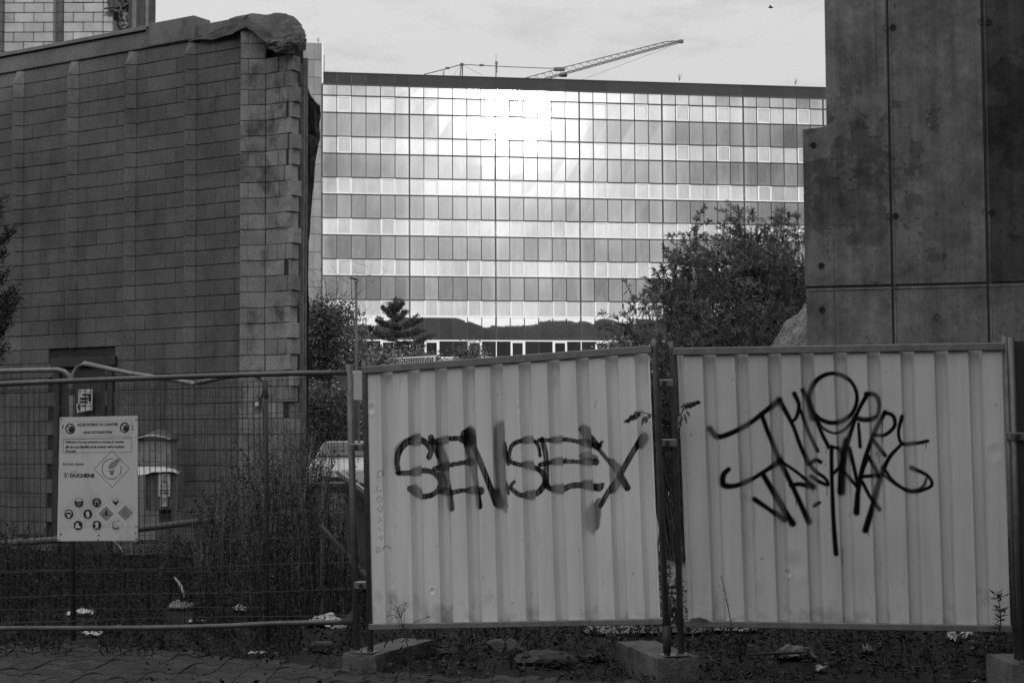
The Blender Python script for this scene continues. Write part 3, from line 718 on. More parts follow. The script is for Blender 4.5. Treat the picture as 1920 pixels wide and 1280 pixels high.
def pane_geo(mb, uvs, c, z0, z1, jit=.0018):
    u0, u1 = c*CW+.03, (c+1)*CW-.03; za, zb = z0+.045, z1-.045
    j_ = rng.normal(size=4)*jit
    A = [FA(u0, za, j_[0]), FA(u1, za, j_[1]), FA(u1, zb, j_[2]), FA(u0, zb, j_[3])]
    Bk = [FA(u0, za, -.03), FA(u1, za, -.03), FA(u1, zb, -.03), FA(u0, zb, -.03)]
    ba = 1.0 if c % 6 == 0 else 0.0; bb = 1.0 if c % 6 == 5 else 0.0
    if not hasattr(mb, 'bay'): mb.bay = []
    mb.bay += [ba, bb, bb, ba]*2
    mb.add(A+Bk, [[0, 1, 2, 3], [5, 4, 7, 6], [1, 0, 4, 5], [2, 1, 5, 6], [3, 2, 6, 7], [0, 3, 7, 4]], rng.random())
    q = [(0, 0), (1, 0), (1, 1), (0, 1)]
    uvs += q+[(1, 0), (0, 0), (0, 1), (1, 1)]+[(.5, .5)]*16
def finish_pane(mb, uvs, name, M):
    o = mb.build(name, M, bld, fixn=False); at = o.data.attributes.new('bay', 'FLOAT', 'POINT'); at.data.foreach_set('value', np.array(mb.bay, np.float32)); u = o.data.uv_layers.new(name='pane'); u.data.foreach_set('uv', np.array(uvs, np.float32).ravel()); return o
for i in range(len(rows)-1):
    z1, z0 = rows[i], rows[i+1]
    tall = i % 2 == 0 and i > 0
    M = M_top if i == 0 else (M_mirr if i == 12 else (M_tall if tall else (M_dark if i == 13 else M_short)))
    single = tall or i in (1, 3)
    if single:
        for c in range(NC):
            mb, uvs = MB(), []; pane_geo(mb, uvs, c, z0, z1, .0004 if i == 12 else .0018); finish_pane(mb, uvs, 'pane', M)
    else:
        mb, uvs = MB(), []
        for c in range(NC): pane_geo(mb, uvs, c, z0, z1)
        stuff(finish_pane(mb, uvs, 'pane_row', M))
zb_ = rows[-1]
for c in range(NC+1):
    w = .12 if c % 6 == 0 else .06
    MB().box(FA(c*CW, (rows[0]+zb_)/2, .03), (w, .07 if c % 6 else .1, rows[0]-zb_), AXF).build('mullion', M_alu, bld)
for i, z in enumerate(rows):
    MB().box(FA(UW/2, z, .035), (UW, .085, .10), AXF).build('transom', M_alu if i < 12 else M_frame, bld)
for i in (5, 7, 9, 11):
    lm = MB(); hz2 = (rows[i]+rows[i+1])/2
    for c in range(NC): lm.box(FA(c*CW, hz2, .045), (.05, .07, rows[i]-rows[i+1]-.1), AXF)
    stuff(lm.build('light_mullions', M_frame, bld))
    MB().box(FA(UW/2, rows[i+1]+.075, .04), (UW, .075, .06), AXF).build('sill_strip', M_frame, bld)
fmb = MB(); hF = rows[1]-rows[2]
for (a, b, c, d) in ((-CW/2+.07, 0, .12, hF-.12), (CW/2-.07, 0, .12, hF-.12)): fmb.box((a, 0, 0), (c, .08, d))
for s_ in (-1, 1): fmb.box((0, 0, s_*(hF/2-.09)), (CW-.26, .08, .09))
fme = fmb.mesh('window_frame'); fme.materials.append(M_frame)
for i in (1, 3, 5, 7, 9, 11):
    for c in range(NC):
        if c % 6 in (1, 4): inst('window_frame', fme, bld, FA((c+.5)*CW, (rows[i]+rows[i+1])/2, .022), ROTF)
M_fw = mat('window_frame_white', v=.75, var=.05, rough=.5)
fm2 = MB(); h2 = rows[13]-rows[14]
for s_ in (-1, 1): fm2.box((s_*(CW/2-.09), 0, 0), (.16, .09, h2-.1)); fm2.box((0, 0, s_*(h2/2-.1)), (CW-.34, .09, .14))
f2e = fm2.mesh('window_frame'); f2e.materials.append(M_fw)
for c in range(NC):
    if c % 3 == 1: inst('window_frame', f2e, bld, FA((c+.5)*CW, (rows[13]+rows[14])/2, .03), ROTF)
MB().box(FA(UW/2, rows[13], .06), (UW, .10, .10), AXF).build('sill_band', M_fw, bld)
for c in range(0, NC, 2): MB().box(FA(c*CW, (rows[13]+rows[14])/2, .05), (.07, .1, h2-.12), AXF).build('white_mullion', M_fw, bld)
# plinth below the glass
MB().box(FA(UW/2, (rows[-1]+4.5)/2, -.06), (UW, .2, rows[-1]-4.5-.06), AXF).build('plinth', mat('plinth_concrete', v=.3, var=.2, scale=1, rough=.9), bld)
# sloping parapet of dark panels
M_par = mat('parapet_dark', v=.022, var=.12, scale=.6, rough=.55, rand=.18)
zp0 = rows[0]+.05
for c in range(NC):
    u0, u1 = c*CW+.004, (c+1)*CW-.004
    A = [FA(u0, zp0, .08), FA(u1, zp0, .08), FA(u1, ztopF, -.28), FA(u0, ztopF, -.28)]
    MB().prism(A, -FN*.06).build('parapet_panel', M_par, bld)
MB().box(FA(UW/2, ztopF+.02, -.42), (UW+.1, .4, .06), AXF).build('parapet_cap', M_par, bld)

# tiled stair tower at the facade's left end
M_tile = mat('tile_panel', v=.22, var=.2, scale=.6, rough=.7, rand=.14)
st = thing('tiled_stair_tower', 'grey tiled stair tower between the torn wall end and the glass facade', 'tower', FA(-1.5, 5.3))
zst = zF(80.5)
MB().box(FA(-2.7, (zst+4.8)/2, -2.2), (5.3, 4.2, zst-4.8-.1), AXF).build('tower_core', M_struct, st)
tme = {}
for c in range(8):
    w = .66 if c % 2 else .62
    u = -.36-c*.655
    for r_i in range(20):
        h = (zst-5)/20
        key = c % 2
        if key not in tme: tme[key] = mesh_box('tile_panel', (w, .06, h-.045), .01, M_tile)
        inst('tile_panel', tme[key], st, FA(u, 5+h*(r_i+.5), -.07), ROTF)
MB().box(FA(.02, (zst+5)/2, .0), (.10, .14, zst-5), AXF).build('corner_trim', M_frame, st)
q = FA(.12, zF(120), .05); MB().tube([FA(.14, zF(135), .05), FA(.14, zF(104), .05)], .035, 6).build('rain_pipe', M_alu, st)
# small weeds rooted on the roofs
M_twig = mat('dry_twig', v=.07, var=.3, scale=20, rough=.95)
def roof_weed(x, y, h, Y, label):
    b = P(x, y, Y); mb = MB()
    for k in range(6):
        a = rng.uniform(-.6, .6); hh = h*rng.uniform(.6, 1)
        mb.tube([b, b+np.array([a*hh*.35, .0, hh*.5]), b+np.array([a*hh*.8, rng.normal()*.05, hh])], [.014, .011, .007], 4)
    tag(mb.build('roof_weed', M_twig, None, b), label, 'weed', 'dry weeds growing on roofs')
roof_weed(1274, 152, .75, 138, 'tiny dry weed on the dark parapet right of the crane tip')
roof_weed(1491, 160, .75, 142, 'tiny dry weed on the parapet close to the concrete wall')
roof_weed(832, 142, .55, 133, 'tiny dry weed on the parapet left of the crane mast tip')
roof_weed(597, 80, .5, 130, 'tiny dry weed on top of the grey tiled stair tower')

# ------------------------------------------------------------------ crane and antenna behind the roof
M_crane = mat('crane_steel', v=.09, var=.15, rough=.6)
YC = 185.0
crane = thing('tower_crane', 'luffing tower crane with lattice jib rising behind the glass building', 'crane', (P(865, 130, YC)[0], YC, 0))
def cpt(x, y, dy=0): return P(x, y, YC+dy)
jr = .055
# jib: two lower chords and one upper chord with lattice
jb = MB()
lo0, lo1 = (985, 160), (1277, 79); 
t_ = np.linspace(0, 1, 22)
def jib(t, which):
    x = lo0[0]+(lo1[0]-lo0[0])*t; y = lo0[1]+(lo1[1]-lo0[1])*t
    dep = np.interp(t, [0, .25, .92, 1], [13.0, 13.0, 8.0, 2.0])
    if which == 0: return cpt(x, y, -.8)
    if which == 1: return cpt(x+1, y-3.2, .8)
    return cpt(x-1.5, y-dep, 0)
for w_ in range(3):
    pts = [jib(t, w_) for t in t_]; MB().tube(pts, jr*(1.15 if w_ < 2 else 1.0), 5).build('jib_chord', M_crane, crane)
lt = MB()
for i in range(len(t_)-1):
    a, b = t_[i], t_[i+1]; m_ = (a+b)/2
    for w_ in (0, 1):
        lt.tube([jib(a, w_), jib(m_, 2)], .024, 4, False); lt.tube([jib(m_, 2), jib(b, w_)], .024, 4, False)
    lt.tube([jib(a, 0), jib(b, 1)], .022, 4, False)
stuff(lt.build('jib_lattice', M_crane, crane))
MB().box(cpt(1277, 78), (.55, .5, .35), None, .04).build('jib_head', M_crane, crane)
MB().box(cpt(1049, 130), (1.3, .6, .35), None, .04).build('trolley', M_crane, crane)
MB().box(cpt(1056, 141), (.9, .9, .3), None, .04).build('pendant_bracket', M_crane, crane)
af = MB()
for (xa, ya, xb, yb, dy) in ((865, 121, 861, 160, -.8), (867, 121, 867, 160, .8)): af.tube([cpt(xa, ya), cpt(xb, yb, dy)], .07, 5)
af.build('a_frame', M_crane, crane)
MB().box(cpt(866, 121), (.4, .4, .25), None, .03).build('frame_head', M_crane, crane)
for (xa, ya, xb, yb, r_) in ((866, 121, 795, 140, .06), (866, 121, 1046, 129, .05), (868, 122, 905, 141, .02), (864, 122, 850, 141, .018), (1276, 80, 1090, 150, .018)):
    MB().tube([cpt(xa, ya), cpt((xa+xb)/2, (ya+yb)/2+.6), cpt(xb, yb)], r_, 5).build('stay_cable', M_crane, crane)
for (x, y) in ((839, 128), (903, 122.6)): MB().box(cpt(x, y), (.5, .25, .22), None, .03).build('cable_clamp', M_crane, crane)
mst = MB(); mx_ = cpt(866, 150)[0]
for sx_ in (-.8, .8):
    for sy_ in (-.8, .8): mst.box((mx_+sx_, YC+sy_, 20), (.16, .16, 40))
for k in range(24):
    z = .8+k*1.6; s_ = 1 if k % 2 else -1
    mst.tube([(mx_-.8*s_, YC-.8, z), (mx_+.8*s_, YC-.8, z+1.6)], .05, 4, False); mst.tube([(mx_-.8, YC-.8*s_, z), (mx_-.8, YC+.8*s_, z+1.6)], .05, 4, False)
mst.build('mast', M_crane, crane)
an = thing('roof_antenna', 'slim antenna mast standing on the flat roof left of the crane jib', 'antenna', P(930, 150, 140))
MB().tube([P(930, 150, 140), P(930, 116, 140)], .05, 5).build('pole', M_crane, an); MB().tube([P(930, 116, 140), P(930, 101, 140)], .018, 4).build('whip', M_crane, an)
for (y, w) in ((118, .22), (122, .16), (128, .18), (134, .15)): MB().box(P(930.8, y, 140), (w, .12, .22), None, .02).build('antenna_unit', M_crane, an)

# ------------------------------------------------------------------ bird
bq = P(1445, 15, 55); bm_ = MB()
bm_.tube([bq+np.array(o_) for o_ in ((-.09, 0, .01), (-.04, 0, .012), (.03, 0, .0), (.08, 0, .015), (.105, 0, .02))], [.004, .02, .026, .017, .004], 8)
for s_ in (-1, 1):
    bm_.add([bq+np.array(o_) for o_ in ((.04, 0, .015), (-.03, 0, .015), (-.06, s_*.09, .06), (-.05, s_*.17, .035), (.0, s_*.09, .065))], [[0, 1, 2, 4], [4, 2, 3]])
tag(bm_.build('bird', M_ink, None, bq, smooth=True), 'tiny dark bird flying in the sky near the concrete wall', 'bird')

# ------------------------------------------------------------------ street lamp
M_pole = mat('lamp_grey', v=.12, var=.15, rough=.5, metal=.3)
YL = 50.0; lb = P(668, 700, YL); zl = float(ground_z(lb[0], YL))
lamp = thing('street_lamp', 'slim grey street lamp standing before the glass building', 'lamp', (lb[0], YL, zl))
ztl = P(668, 528, YL)[2]
MB().tube([(lb[0], YL, zl-.1), (lb[0], YL, ztl)], [.058, .036], 10).build('pole', M_pole, lamp, smooth=True)
hd = MB(); c0 = P(671, 527, YL); c1 = P(654, 521.5, YL)
hd.add([c0+np.array([0.03, -.09, .0]), c0+np.array([.03, .09, 0]), c1+np.array([0, .05, 0]), c1+np.array([0, -.05, 0]), c0+np.array([-.02, -.1, .08]), c0+np.array([-.02, .1, .08]), c1+np.array([.03, .05, .03]), c1+np.array([.03, -.05, .03])],
       [[3, 2, 1, 0], [4, 5, 6, 7], [0, 1, 5, 4], [1, 2, 6, 5], [2, 3, 7, 6], [3, 0, 4, 7]]); hd.build('lamp_head', M_crane, lamp)

# ------------------------------------------------------------------ background fences on the bank
M_pale = mat('pale_fence_paint', v=.55, var=.15, rough=.6)
pf = thing('picket_fence', 'pale picket fence far behind the mesh panel, left of the lamp', 'fence', P(612, 735, 62))
for i, x in enumerate(np.arange(581, 645, 5.2)):
    MB().box((P(x, 714, 62)+P(x, 713, 62))/2, (.05, .03, .92), None, .005).build('picket', M_pale, pf)
for y in (701, 728): MB().bar(P(578, y, 62.05), P(647, y, 62.05), .03, .06).build('rail', M_pale, pf)
hf = thing('temporary_fence', 'far pale temporary mesh fence before the conifer and glass building', 'fence', P(650, 720, 66), 'temporary fences')
for (xa, ya, xb, yb) in ((560, 677, 605, 677), (607, 677, 686, 674), (690, 674, 815, 668)):
    MB().tube([P(xa, ya, 66), P(xb, yb, 66)], .025, 6).build('rail', M_pale, hf)
    for x, y in ((xa, ya), (xb, yb)): MB().tube([P(x, y-2, 66), P(x, y+45, 66)], .025, 6).build('post', M_pale, hf)
wm = MB()
for x in np.arange(562, 815, 3.3): wm.tube([P(x, 677-(x-560)*.035, 66), P(x, 716, 66)], .006, 3, False)
stuff(wm.build('wire_mesh', M_pale, hf))
pb = thing('notice_board', 'narrow white board seen between the fence posts below the lamp', 'board', P(673, 752, 46))
MB().box((P(673, 722, 46)+P(673, 723, 46))/2, (.3, .05, .84), None, .01).build('board', mat('board_grey', v=.4, var=.15, scale=3, rough=.6), pb)
MB().tube([P(673, 752, 46.04), P(673, 830, 46.04)], .03, 6).build('post', M_pole, pb)

# ------------------------------------------------------------------ parked car seen head-on through the mesh
M_carw = mat('car_paint_white', v=.5, var=.04, rough=.25, spec=.5); M_glass = mat('car_glass', v=.015, var=.1, rough=.08, spec=.6); M_rubber = mat('tyre_rubber', v=.02, var=.2, rough=.9)
cq = np.array([P(632, 900, 45)[0], 45.0, 0.0])
car = thing('parked_car', 'white car parked head-on behind the weeds and mesh fence', 'car', cq)
def loft(secs, name, M, parent):
    A = np.array(secs); n = A.shape[1]; mb = MB()
    Fs = [[i*n+j, i*n+(j+1) % n, (i+1)*n+(j+1) % n, (i+1)*n+j] for i in range(len(A)-1) for j in range(n)]+[list(range(n)), [(len(A)-1)*n+j for j in range(n-1, -1, -1)]]
    mb.add(A.reshape(-1, 3)+cq, Fs); o = mb.build(name, M, parent); b = o.modifiers.new('b', 'BEVEL'); b.width = .04; b.segments = 2; b.limit_method = 'ANGLE'; return o
def sec(y, hw, z0, z1, tw=1.0): return [(-hw, y, z0), (hw, y, z0), (hw*1.02, y, (z0+z1)/2), (hw*tw, y, z1), (-hw*tw, y, z1), (-hw*1.02, y, (z0+z1)/2)]
loft([sec(-.05, .74, .28, .66, .95), sec(.12, .84, .2, .80, .94), sec(1.0, .87, .2, .95, .92), sec(2.4, .88, .2, .98, .93), sec(3.9, .86, .22, .98, .92), sec(4.1, .8, .3, .9, .92)], 'body', M_carw, car)
loft([sec(.95, .76, .93, .96, .98), sec(1.75, .68, .93, 1.42, .86), sec(3.1, .68, .93, 1.46, .86), sec(3.95, .74, .93, 1.0, .95)], 'cabin', M_carw, car)
def cquad(pts, name, M): MB().prism([np.array(p_)+cq for p_ in pts], (0, -.012, .008)).build(name, M, car)
cquad([(-.68, 1.0, 1.04), (.68, 1.0, 1.04), (.56, 1.66, 1.42), (-.56, 1.66, 1.42)], 'windscreen', M_glass)
for s_ in (-1, 1):
    MB().box(cq+np.array([s_*.62, .02, .62]), (.3, .12, .13), None, .03).build('headlight', mat('headlight_glass', v=.5, var=.1, rough=.1), car)
    MB().box(cq+np.array([s_*.97, 1.15, 1.0]), (.17, .12, .12), None, .03).build('wing_mirror', M_carw, car)
    for y in (.78, 3.3):
        wl = MB().tube([cq+np.array([s_*.70, y, .31]), cq+np.array([s_*.89, y, .31])], .31, 20).build('wheel', M_rubber, car)
        MB().tube([cq+np.array([s_*.885, y, .31]), cq+np.array([s_*.9, y, .31])], .19, 14).build('rim', M_galv, wl)
MB().box(cq+np.array([0, -.04, .42]), (.9, .06, .16), None, .02).build('grille', M_rubber, car)
MB().box(cq+np.array([0, -.065, .52]), (.5, .02, .11), None, .004).build('number_plate', M_paper, car)

# ================================================================== FENCE PANELS IN THE FOREGROUND
M_post = mat('fence_post_steel', v=.17, var=.3, scale=16, rough=.5, metal=.5, stain=.4, stain_scale=(10, 10, 3), bump=.08, bscale=90)
M_rail = mat('fence_rail_steel', v=.24, var=.25, scale=14, rough=.5, metal=.4, stain=.3, stain_scale=(8, 8, 8))
M_tubed = mat('mesh_tube_dark', v=.13, var=.3, scale=12, rough=.45, metal=.5, stain=.3)
M_wire = mat('mesh_wire', v=.08, var=.2, rough=.6, metal=.4)
def mesh_panel(q, label, tubes, nx, nz, name='mesh_fence_panel', wire_r=.0018, M=M_tubed, skip=None):
    t = thing(name, label, 'fence', q.pt(.5, 0), 'open mesh fence panels')
    wm = MB()
    for u in np.linspace(.004, .996, nx): wm.tube([q.pt(u, v) + q.n*.002*math.sin(9*u+5*v) for v in (0.01, .5, .99)], wire_r, 4, False)
    for v in nz:
        wm.tube([q.pt(u, v, .004) + np.array([0, 0, .006*math.sin(11*u+17*v)]) for u in np.linspace(0, 1, 9)], wire_r*1.15, 4, False)
    stuff(wm.build('wire_mesh', M_wire, t))
    return t
# front mesh panel (carries the sign)
qC = Quad((-330, 1187, 11.75), (668, 1165, 11.3), (-330, 737, 11.75), (656, 697, 11.3))
mC = mesh_panel(qC, 'open wire mesh fence panel in front carrying the white site sign', None, 92, [.03, .13, .235, .34, .445, .55, .655, .76, .85, .90, .975])
MB().tube([qC.pt(u, 0)+np.array([0, 0, .012*math.sin(u*7)*(u < .8)]) for u in np.linspace(0, 1, 14)], .019, 10).build('bottom_rail', M_tubed, mC, smooth=True)
MB().tube([qC.pt(u, 1)+np.array([0, 0, .016*math.sin(u*3.14)-.008*(u > .97)]) for u in np.linspace(0, 1, 14)], .0195, 10).build('top_rail', M_tubed, mC, smooth=True)
MB().tube([P(669, 1219, 11.3), P(655, 683, 11.3)], .024, 12).build('post', M_post, mC, smooth=True)
for (pts) in (((666, 1137), (664, 1162), (640, 1164)), ((657, 738), (655, 704), (624, 703))):
    MB().prism([P(x, y, 11.29) for x, y in pts], (0, .008, 0)).build('gusset', M_post, mC)
# two round-cornered mesh panels standing behind
qA = Quad((-300, 1170, 12.6), (134, 1165, 12.35), (-300, 702, 12.6), (133, 696, 12.35))
mA = mesh_panel(qA, 'round-cornered mesh fence panel behind, cut off by the left picture edge', None, 40, [.05, .2, .35, .5, .65, .8, .93])
MB().tube([P(-300, 702, 12.6), P(-60, 697, 12.46), P(108, 693, 12.36), P(120, 696, 12.35), P(129, 704, 12.35), P(133, 718, 12.35), P(134, 740, 12.35)], .0195, 10).build('frame_tube', M_rail, mA, smooth=True)
MB().tube([P(134, 738, 12.35), P(135, 800, 12.35), P(137, 1200, 12.35)], .0193, 10).build('post', M_tubed, mA, smooth=True)
qB = Quad((139, 1165, 12.3), (500, 1160, 12.1), (139, 700, 12.3), (497, 716, 12.1))
mB_ = mesh_panel(qB, 'round-cornered mesh fence panel behind with a bent sagging top tube', None, 36, [.05, .2, .35, .5, .65, .8, .93])
MB().tube([P(138, 1200, 12.3), P(136, 800, 12.3), P(135, 738, 12.3)], .0183, 10).build('post', M_tubed, mB_, smooth=True)
MB().tube([P(503, 1200, 12.1), P(500, 900, 12.1), P(499, 743, 12.1)], .0150, 10).build('post', M_wire, mB_, smooth=True)
MB().tube([P(135, 740, 12.3), P(135, 718, 12.3), P(138, 700, 12.3), P(146, 688, 12.3), P(158, 681, 12.3), P(245, 700, 12.25), P(330, 713, 12.2), P(364, 719, 12.18), P(372, 718, 12.18), P(425, 706, 12.15), P(478, 701, 12.12), P(490, 704, 12.1), P(497, 714, 12.1), P(499, 745, 12.1)], .0185, 10).build('frame_tube', M_rail, mB_, smooth=True)

# ---- corrugated hoardings with paint
def seg_dist(Pq, a, b):
    ab = b-a; l2 = max(ab@ab, 1e-12); t = np.clip(((Pq-a)@ab)/l2, 0, 1); return np.linalg.norm(Pq-a-t[:, None]*ab, axis=1), t
def catmull(pts, n=6):
    p = np.array(pts, float)
    if len(p) < 3: return p
    q = np.vstack([2*p[0]-p[1], p, 2*p[-1]-p[-2]]); o_ = []
    for i in range(1, len(q)-2):
        for t in np.linspace(0, 1, n, endpoint=False):
            o_.append(.5*((2*q[i])+(-q[i-1]+q[i+1])*t+(2*q[i-1]-5*q[i]+4*q[i+1]-q[i+2])*t*t+(-q[i-1]+3*q[i]-3*q[i+1]+q[i+2])*t**3))
    o_.append(q[-2]); return np.array(o_)
def sheet_mat(name, v):
    M = bpy.data.materials.new(name); M.use_nodes = True; t = M.node_tree; b = t.nodes['Principled BSDF']; b.inputs['Roughness'].default_value = .42; b.inputs['Specular IOR Level'].default_value = .35
    at = N(t, 'ShaderNodeAttribute'); at.attribute_name = 'paint'; geo = N(t, 'ShaderNodeNewGeometry')
    def noise(sc, m=(1, 1, 1), det=5):
        mp = N(t, 'ShaderNodeMapping'); mp.inputs['Scale'].default_value = m; L(t, geo.outputs['Position'], mp.inputs[0]); n = N(t, 'ShaderNodeTexNoise'); n.inputs['Scale'].default_value = sc; n.inputs['Detail'].default_value = det; L(t, mp.outputs[0], n.inputs['Vector']); return n.outputs['Fac']
    def rm(f, a, bb, c, d):
        k = N(t, 'ShaderNodeMapRange'); k.inputs['From Min'].default_value = a; k.inputs['From Max'].default_value = bb; k.inputs['To Min'].default_value = c; k.inputs['To Max'].default_value = d; L(t, f, k.inputs['Value']); return k.outputs[0]
    def mul(a, bb):
        k = N(t, 'ShaderNodeMath', operation='MULTIPLY'); L(t, a, k.inputs[0])
        if isinstance(bb, float): k.inputs[1].default_value = bb
        else: L(t, bb, k.inputs[1])
        return k.outputs[0]
    val = mul(rm(noise(1.4), .3, .7, .93, 1.05), v)
    val = mul(val, rm(noise(1.0, (16, 16, .8)), .42, .8, 1.02, .84))       # vertical dirt runs
    val = mul(val, rm(noise(42, (1, 1, .6), 2), .73, .77, 1.0, .45))        # rust specks
    # mud splashed up from the ground along the lower edge, and faint scuffs
    sp = N(t, 'ShaderNodeSeparateXYZ'); L(t, geo.outputs['Position'], sp.inputs[0])
    ml = N(t, 'ShaderNodeMath', operation='ADD'); L(t, noise(7, (1, 1, 1), 7), ml.inputs[0]); L(t, rm(sp.outputs['Z'], .25, .75, .16, -.2), ml.inputs[1])
    val = mul(val, rm(ml.outputs[0], .5, .72, 1.0, .62))
    val = mul(val, rm(noise(2.2, (9, 9, 1.2), 3), .68, .74, 1.0, .86))
    mx = N(t, 'ShaderNodeMix'); mx.data_type = 'FLOAT'; L(t, at.outputs['Fac'], mx.inputs['Factor']); L(t, val, mx.inputs['A']); mx.inputs['B'].default_value = .008
    cc = N(t, 'ShaderNodeCombineColor')
    for i in range(3): L(t, mx.outputs[0], cc.inputs[i])
    L(t, cc.outputs[0], b.inputs['Base Color'])
    L(t, rm(at.outputs['Fac'], 0, 1, .42, .8), b.inputs['Roughness']); L(t, rm(at.outputs['Fac'], 0, 1, .35, .03), b.inputs['Specular IOR Level'])
    n = noise(6, (1, 1, .4), 2); bp = N(t, 'ShaderNodeBump'); bp.inputs['Strength'].default_value = .08; bp.inputs['Distance'].default_value = .02; L(t, n, bp.inputs['Height']); L(t, bp.outputs[0], b.inputs['Normal'])
    return M
def hoarding(q, u0, u1, v0, v1, period, phase, flat, slope_w, depth, seam_u, strokes, name, M, parent, dents=(), halo=1.0, lip=0.0):
    """trapezoid sheet between (u0..u1, v0..v1) of quad q, split at seam_u; strokes in photo pixels"""
    Wd, Hh = q.W, q.H
    # stroke list in panel metres
    S = []
    for pts, w, op, edge in strokes:
        c = catmull(pts); wv = np.interp(np.linspace(0, 1, len(c)), np.linspace(0, 1, len(w)), w) if np.ndim(w) else np.full(len(c), w)
        m_ = q.h(c)*np.array([Wd, Hh]); sc = Wd/np.linalg.norm(pix(q.B1)-pix(q.B0))
        S.append((m_, wv*sc*.5, op, edge))
    objs = []
    for (a, b) in ((u0, seam_u), (seam_u, u1)):
        # columns: sample the profile corners plus a regular step
        xs_ = set(np.round(np.arange(a*Wd, b*Wd, .0055), 5).tolist()); xs_.add(round(b*Wd, 5))
        k0 = int((a*Wd-phase)/period)-1
        for k in range(k0, k0+14):
            for c in (0, slope_w, period-flat-slope_w, period-flat):
                x = phase+k*period+c
                if a*Wd < x < b*Wd: xs_.add(round(x, 5))
        xs_ = np.array(sorted(xs_)); ys_ = np.linspace(v0*Hh, v1*Hh, 300)
        def prof(x):
            m_ = (x-phase) % period
            tw = period-flat
            return np.interp(m_, [0, slope_w, tw-slope_w, tw, period], [0, -depth, -depth, 0, 0])
        Xg, Yg = np.meshgrid(xs_, ys_, indexing='ij')
        wg = prof(Xg)
        mid = (xs_-phase) % period
        # shallow stiffening bead in the middle of each trough
        tw = period-flat; wg = wg+.0035*np.exp(-((((Xg-phase) % period)-tw*.62)/.006)**2)
        for (dx, dy, dr, da) in dents:
            du, dv = q.uv(dx, dy)*np.array([Wd, Hh]); rr = np.hypot(Xg-du, (Yg-dv)*.8)
            wg = wg-da*np.exp(-(rr/dr)**2)+da*.35*np.exp(-((rr-dr*1.6)/(dr*.6))**2)
        wg = wg+.0022*np.sin(Yg*2.1+Xg*3)+.012*fbm(Xg, Yg, 1.7, int(a*97)+3)
        if b == u1 and lip: pass
        V3 = q.pt(Xg/Wd, Yg/Hh, wg+(.0015 if a == u0 else 0))
        # paint
        PQ = np.stack([Xg.ravel(), Yg.ravel()], -1); rec = np.clip(-prof(Xg.ravel())/depth, 0, 1)
        nz_ = fbm(PQ[:, 0]*30, PQ[:, 1]*30, 1.0, 5, 3); nz2 = fbm(PQ[:, 0]*90, PQ[:, 1]*6, 1.0, 15, 2)
        cov = np.zeros(len(PQ))
        for m_, rr, op, edge in S:
            lo = m_.min(0)-rr.max()*2.6; hi = m_.max(0)+rr.max()*2.6
            sel = np.where((PQ[:, 0] > lo[0]) & (PQ[:, 0] < hi[0]) & (PQ[:, 1] > lo[1]) & (PQ[:, 1] < hi[1]))[0]
            if not len(sel): continue
            Q_ = PQ[sel]; best = np.full(len(sel), 9.0)
            for i in range(len(m_)-1):
                d, t = seg_dist(Q_, m_[i], m_[i+1]); r_ = rr[i]*(1-t)+rr[i+1]*t
                best = np.minimum(best, d/r_)
            rs = rec[sel]
            spread = 1+(.75*rs if edge > .5 else .12*rs)+.10*nz_[sel]      # spray fans out where the sheet falls back
            e = best/spread
            soft = (.22 if edge < .5 else .13)+.18*rs+(.12 if edge < .5 else 0)
            al = 1-smoothstep(1-soft, 1+soft, e)
            if edge > .5:                                                     # fat-cap strokes: dense rim, thin centre
                rim = np.clip(e, 0, 1)**2
                al = al*(min(.985, op*1.5)*(.92+.08*rim)*(1-.34*rs)*(1+.4*nz2[sel]))
            else:
                al = al*op*(1-.15*rs)+.10*np.exp(-np.maximum(e-1, 0)**2/.35)*(e > 1)*halo
            cov[sel] = 1-(1-cov[sel])*(1-np.clip(al, 0, 1))
        mb = MB().grid(V3); me = mb.mesh(name, origin(parent))
        at = me.attributes.new('paint', 'FLOAT', 'POINT'); at.data.foreach_set('value', cov.astype(np.float32))
        me.materials.append(M); o = bpy.data.objects.new(name, me); COL.objects.link(o); o.parent = parent
        md = o.modifiers.new('thickness', 'SOLIDIFY'); md.thickness = .0012; md.offset = -1
        objs.append(o)
    return objs
def Z(ox, oy, s): return lambda *p: [(ox+x/s, oy+y/s) for x, y in p]
zs = Z(700, 780, 3.5556)
w_ = lambda *a: [x/3.5556 for x in a] if len(a) > 1 else a[0]/3.5556
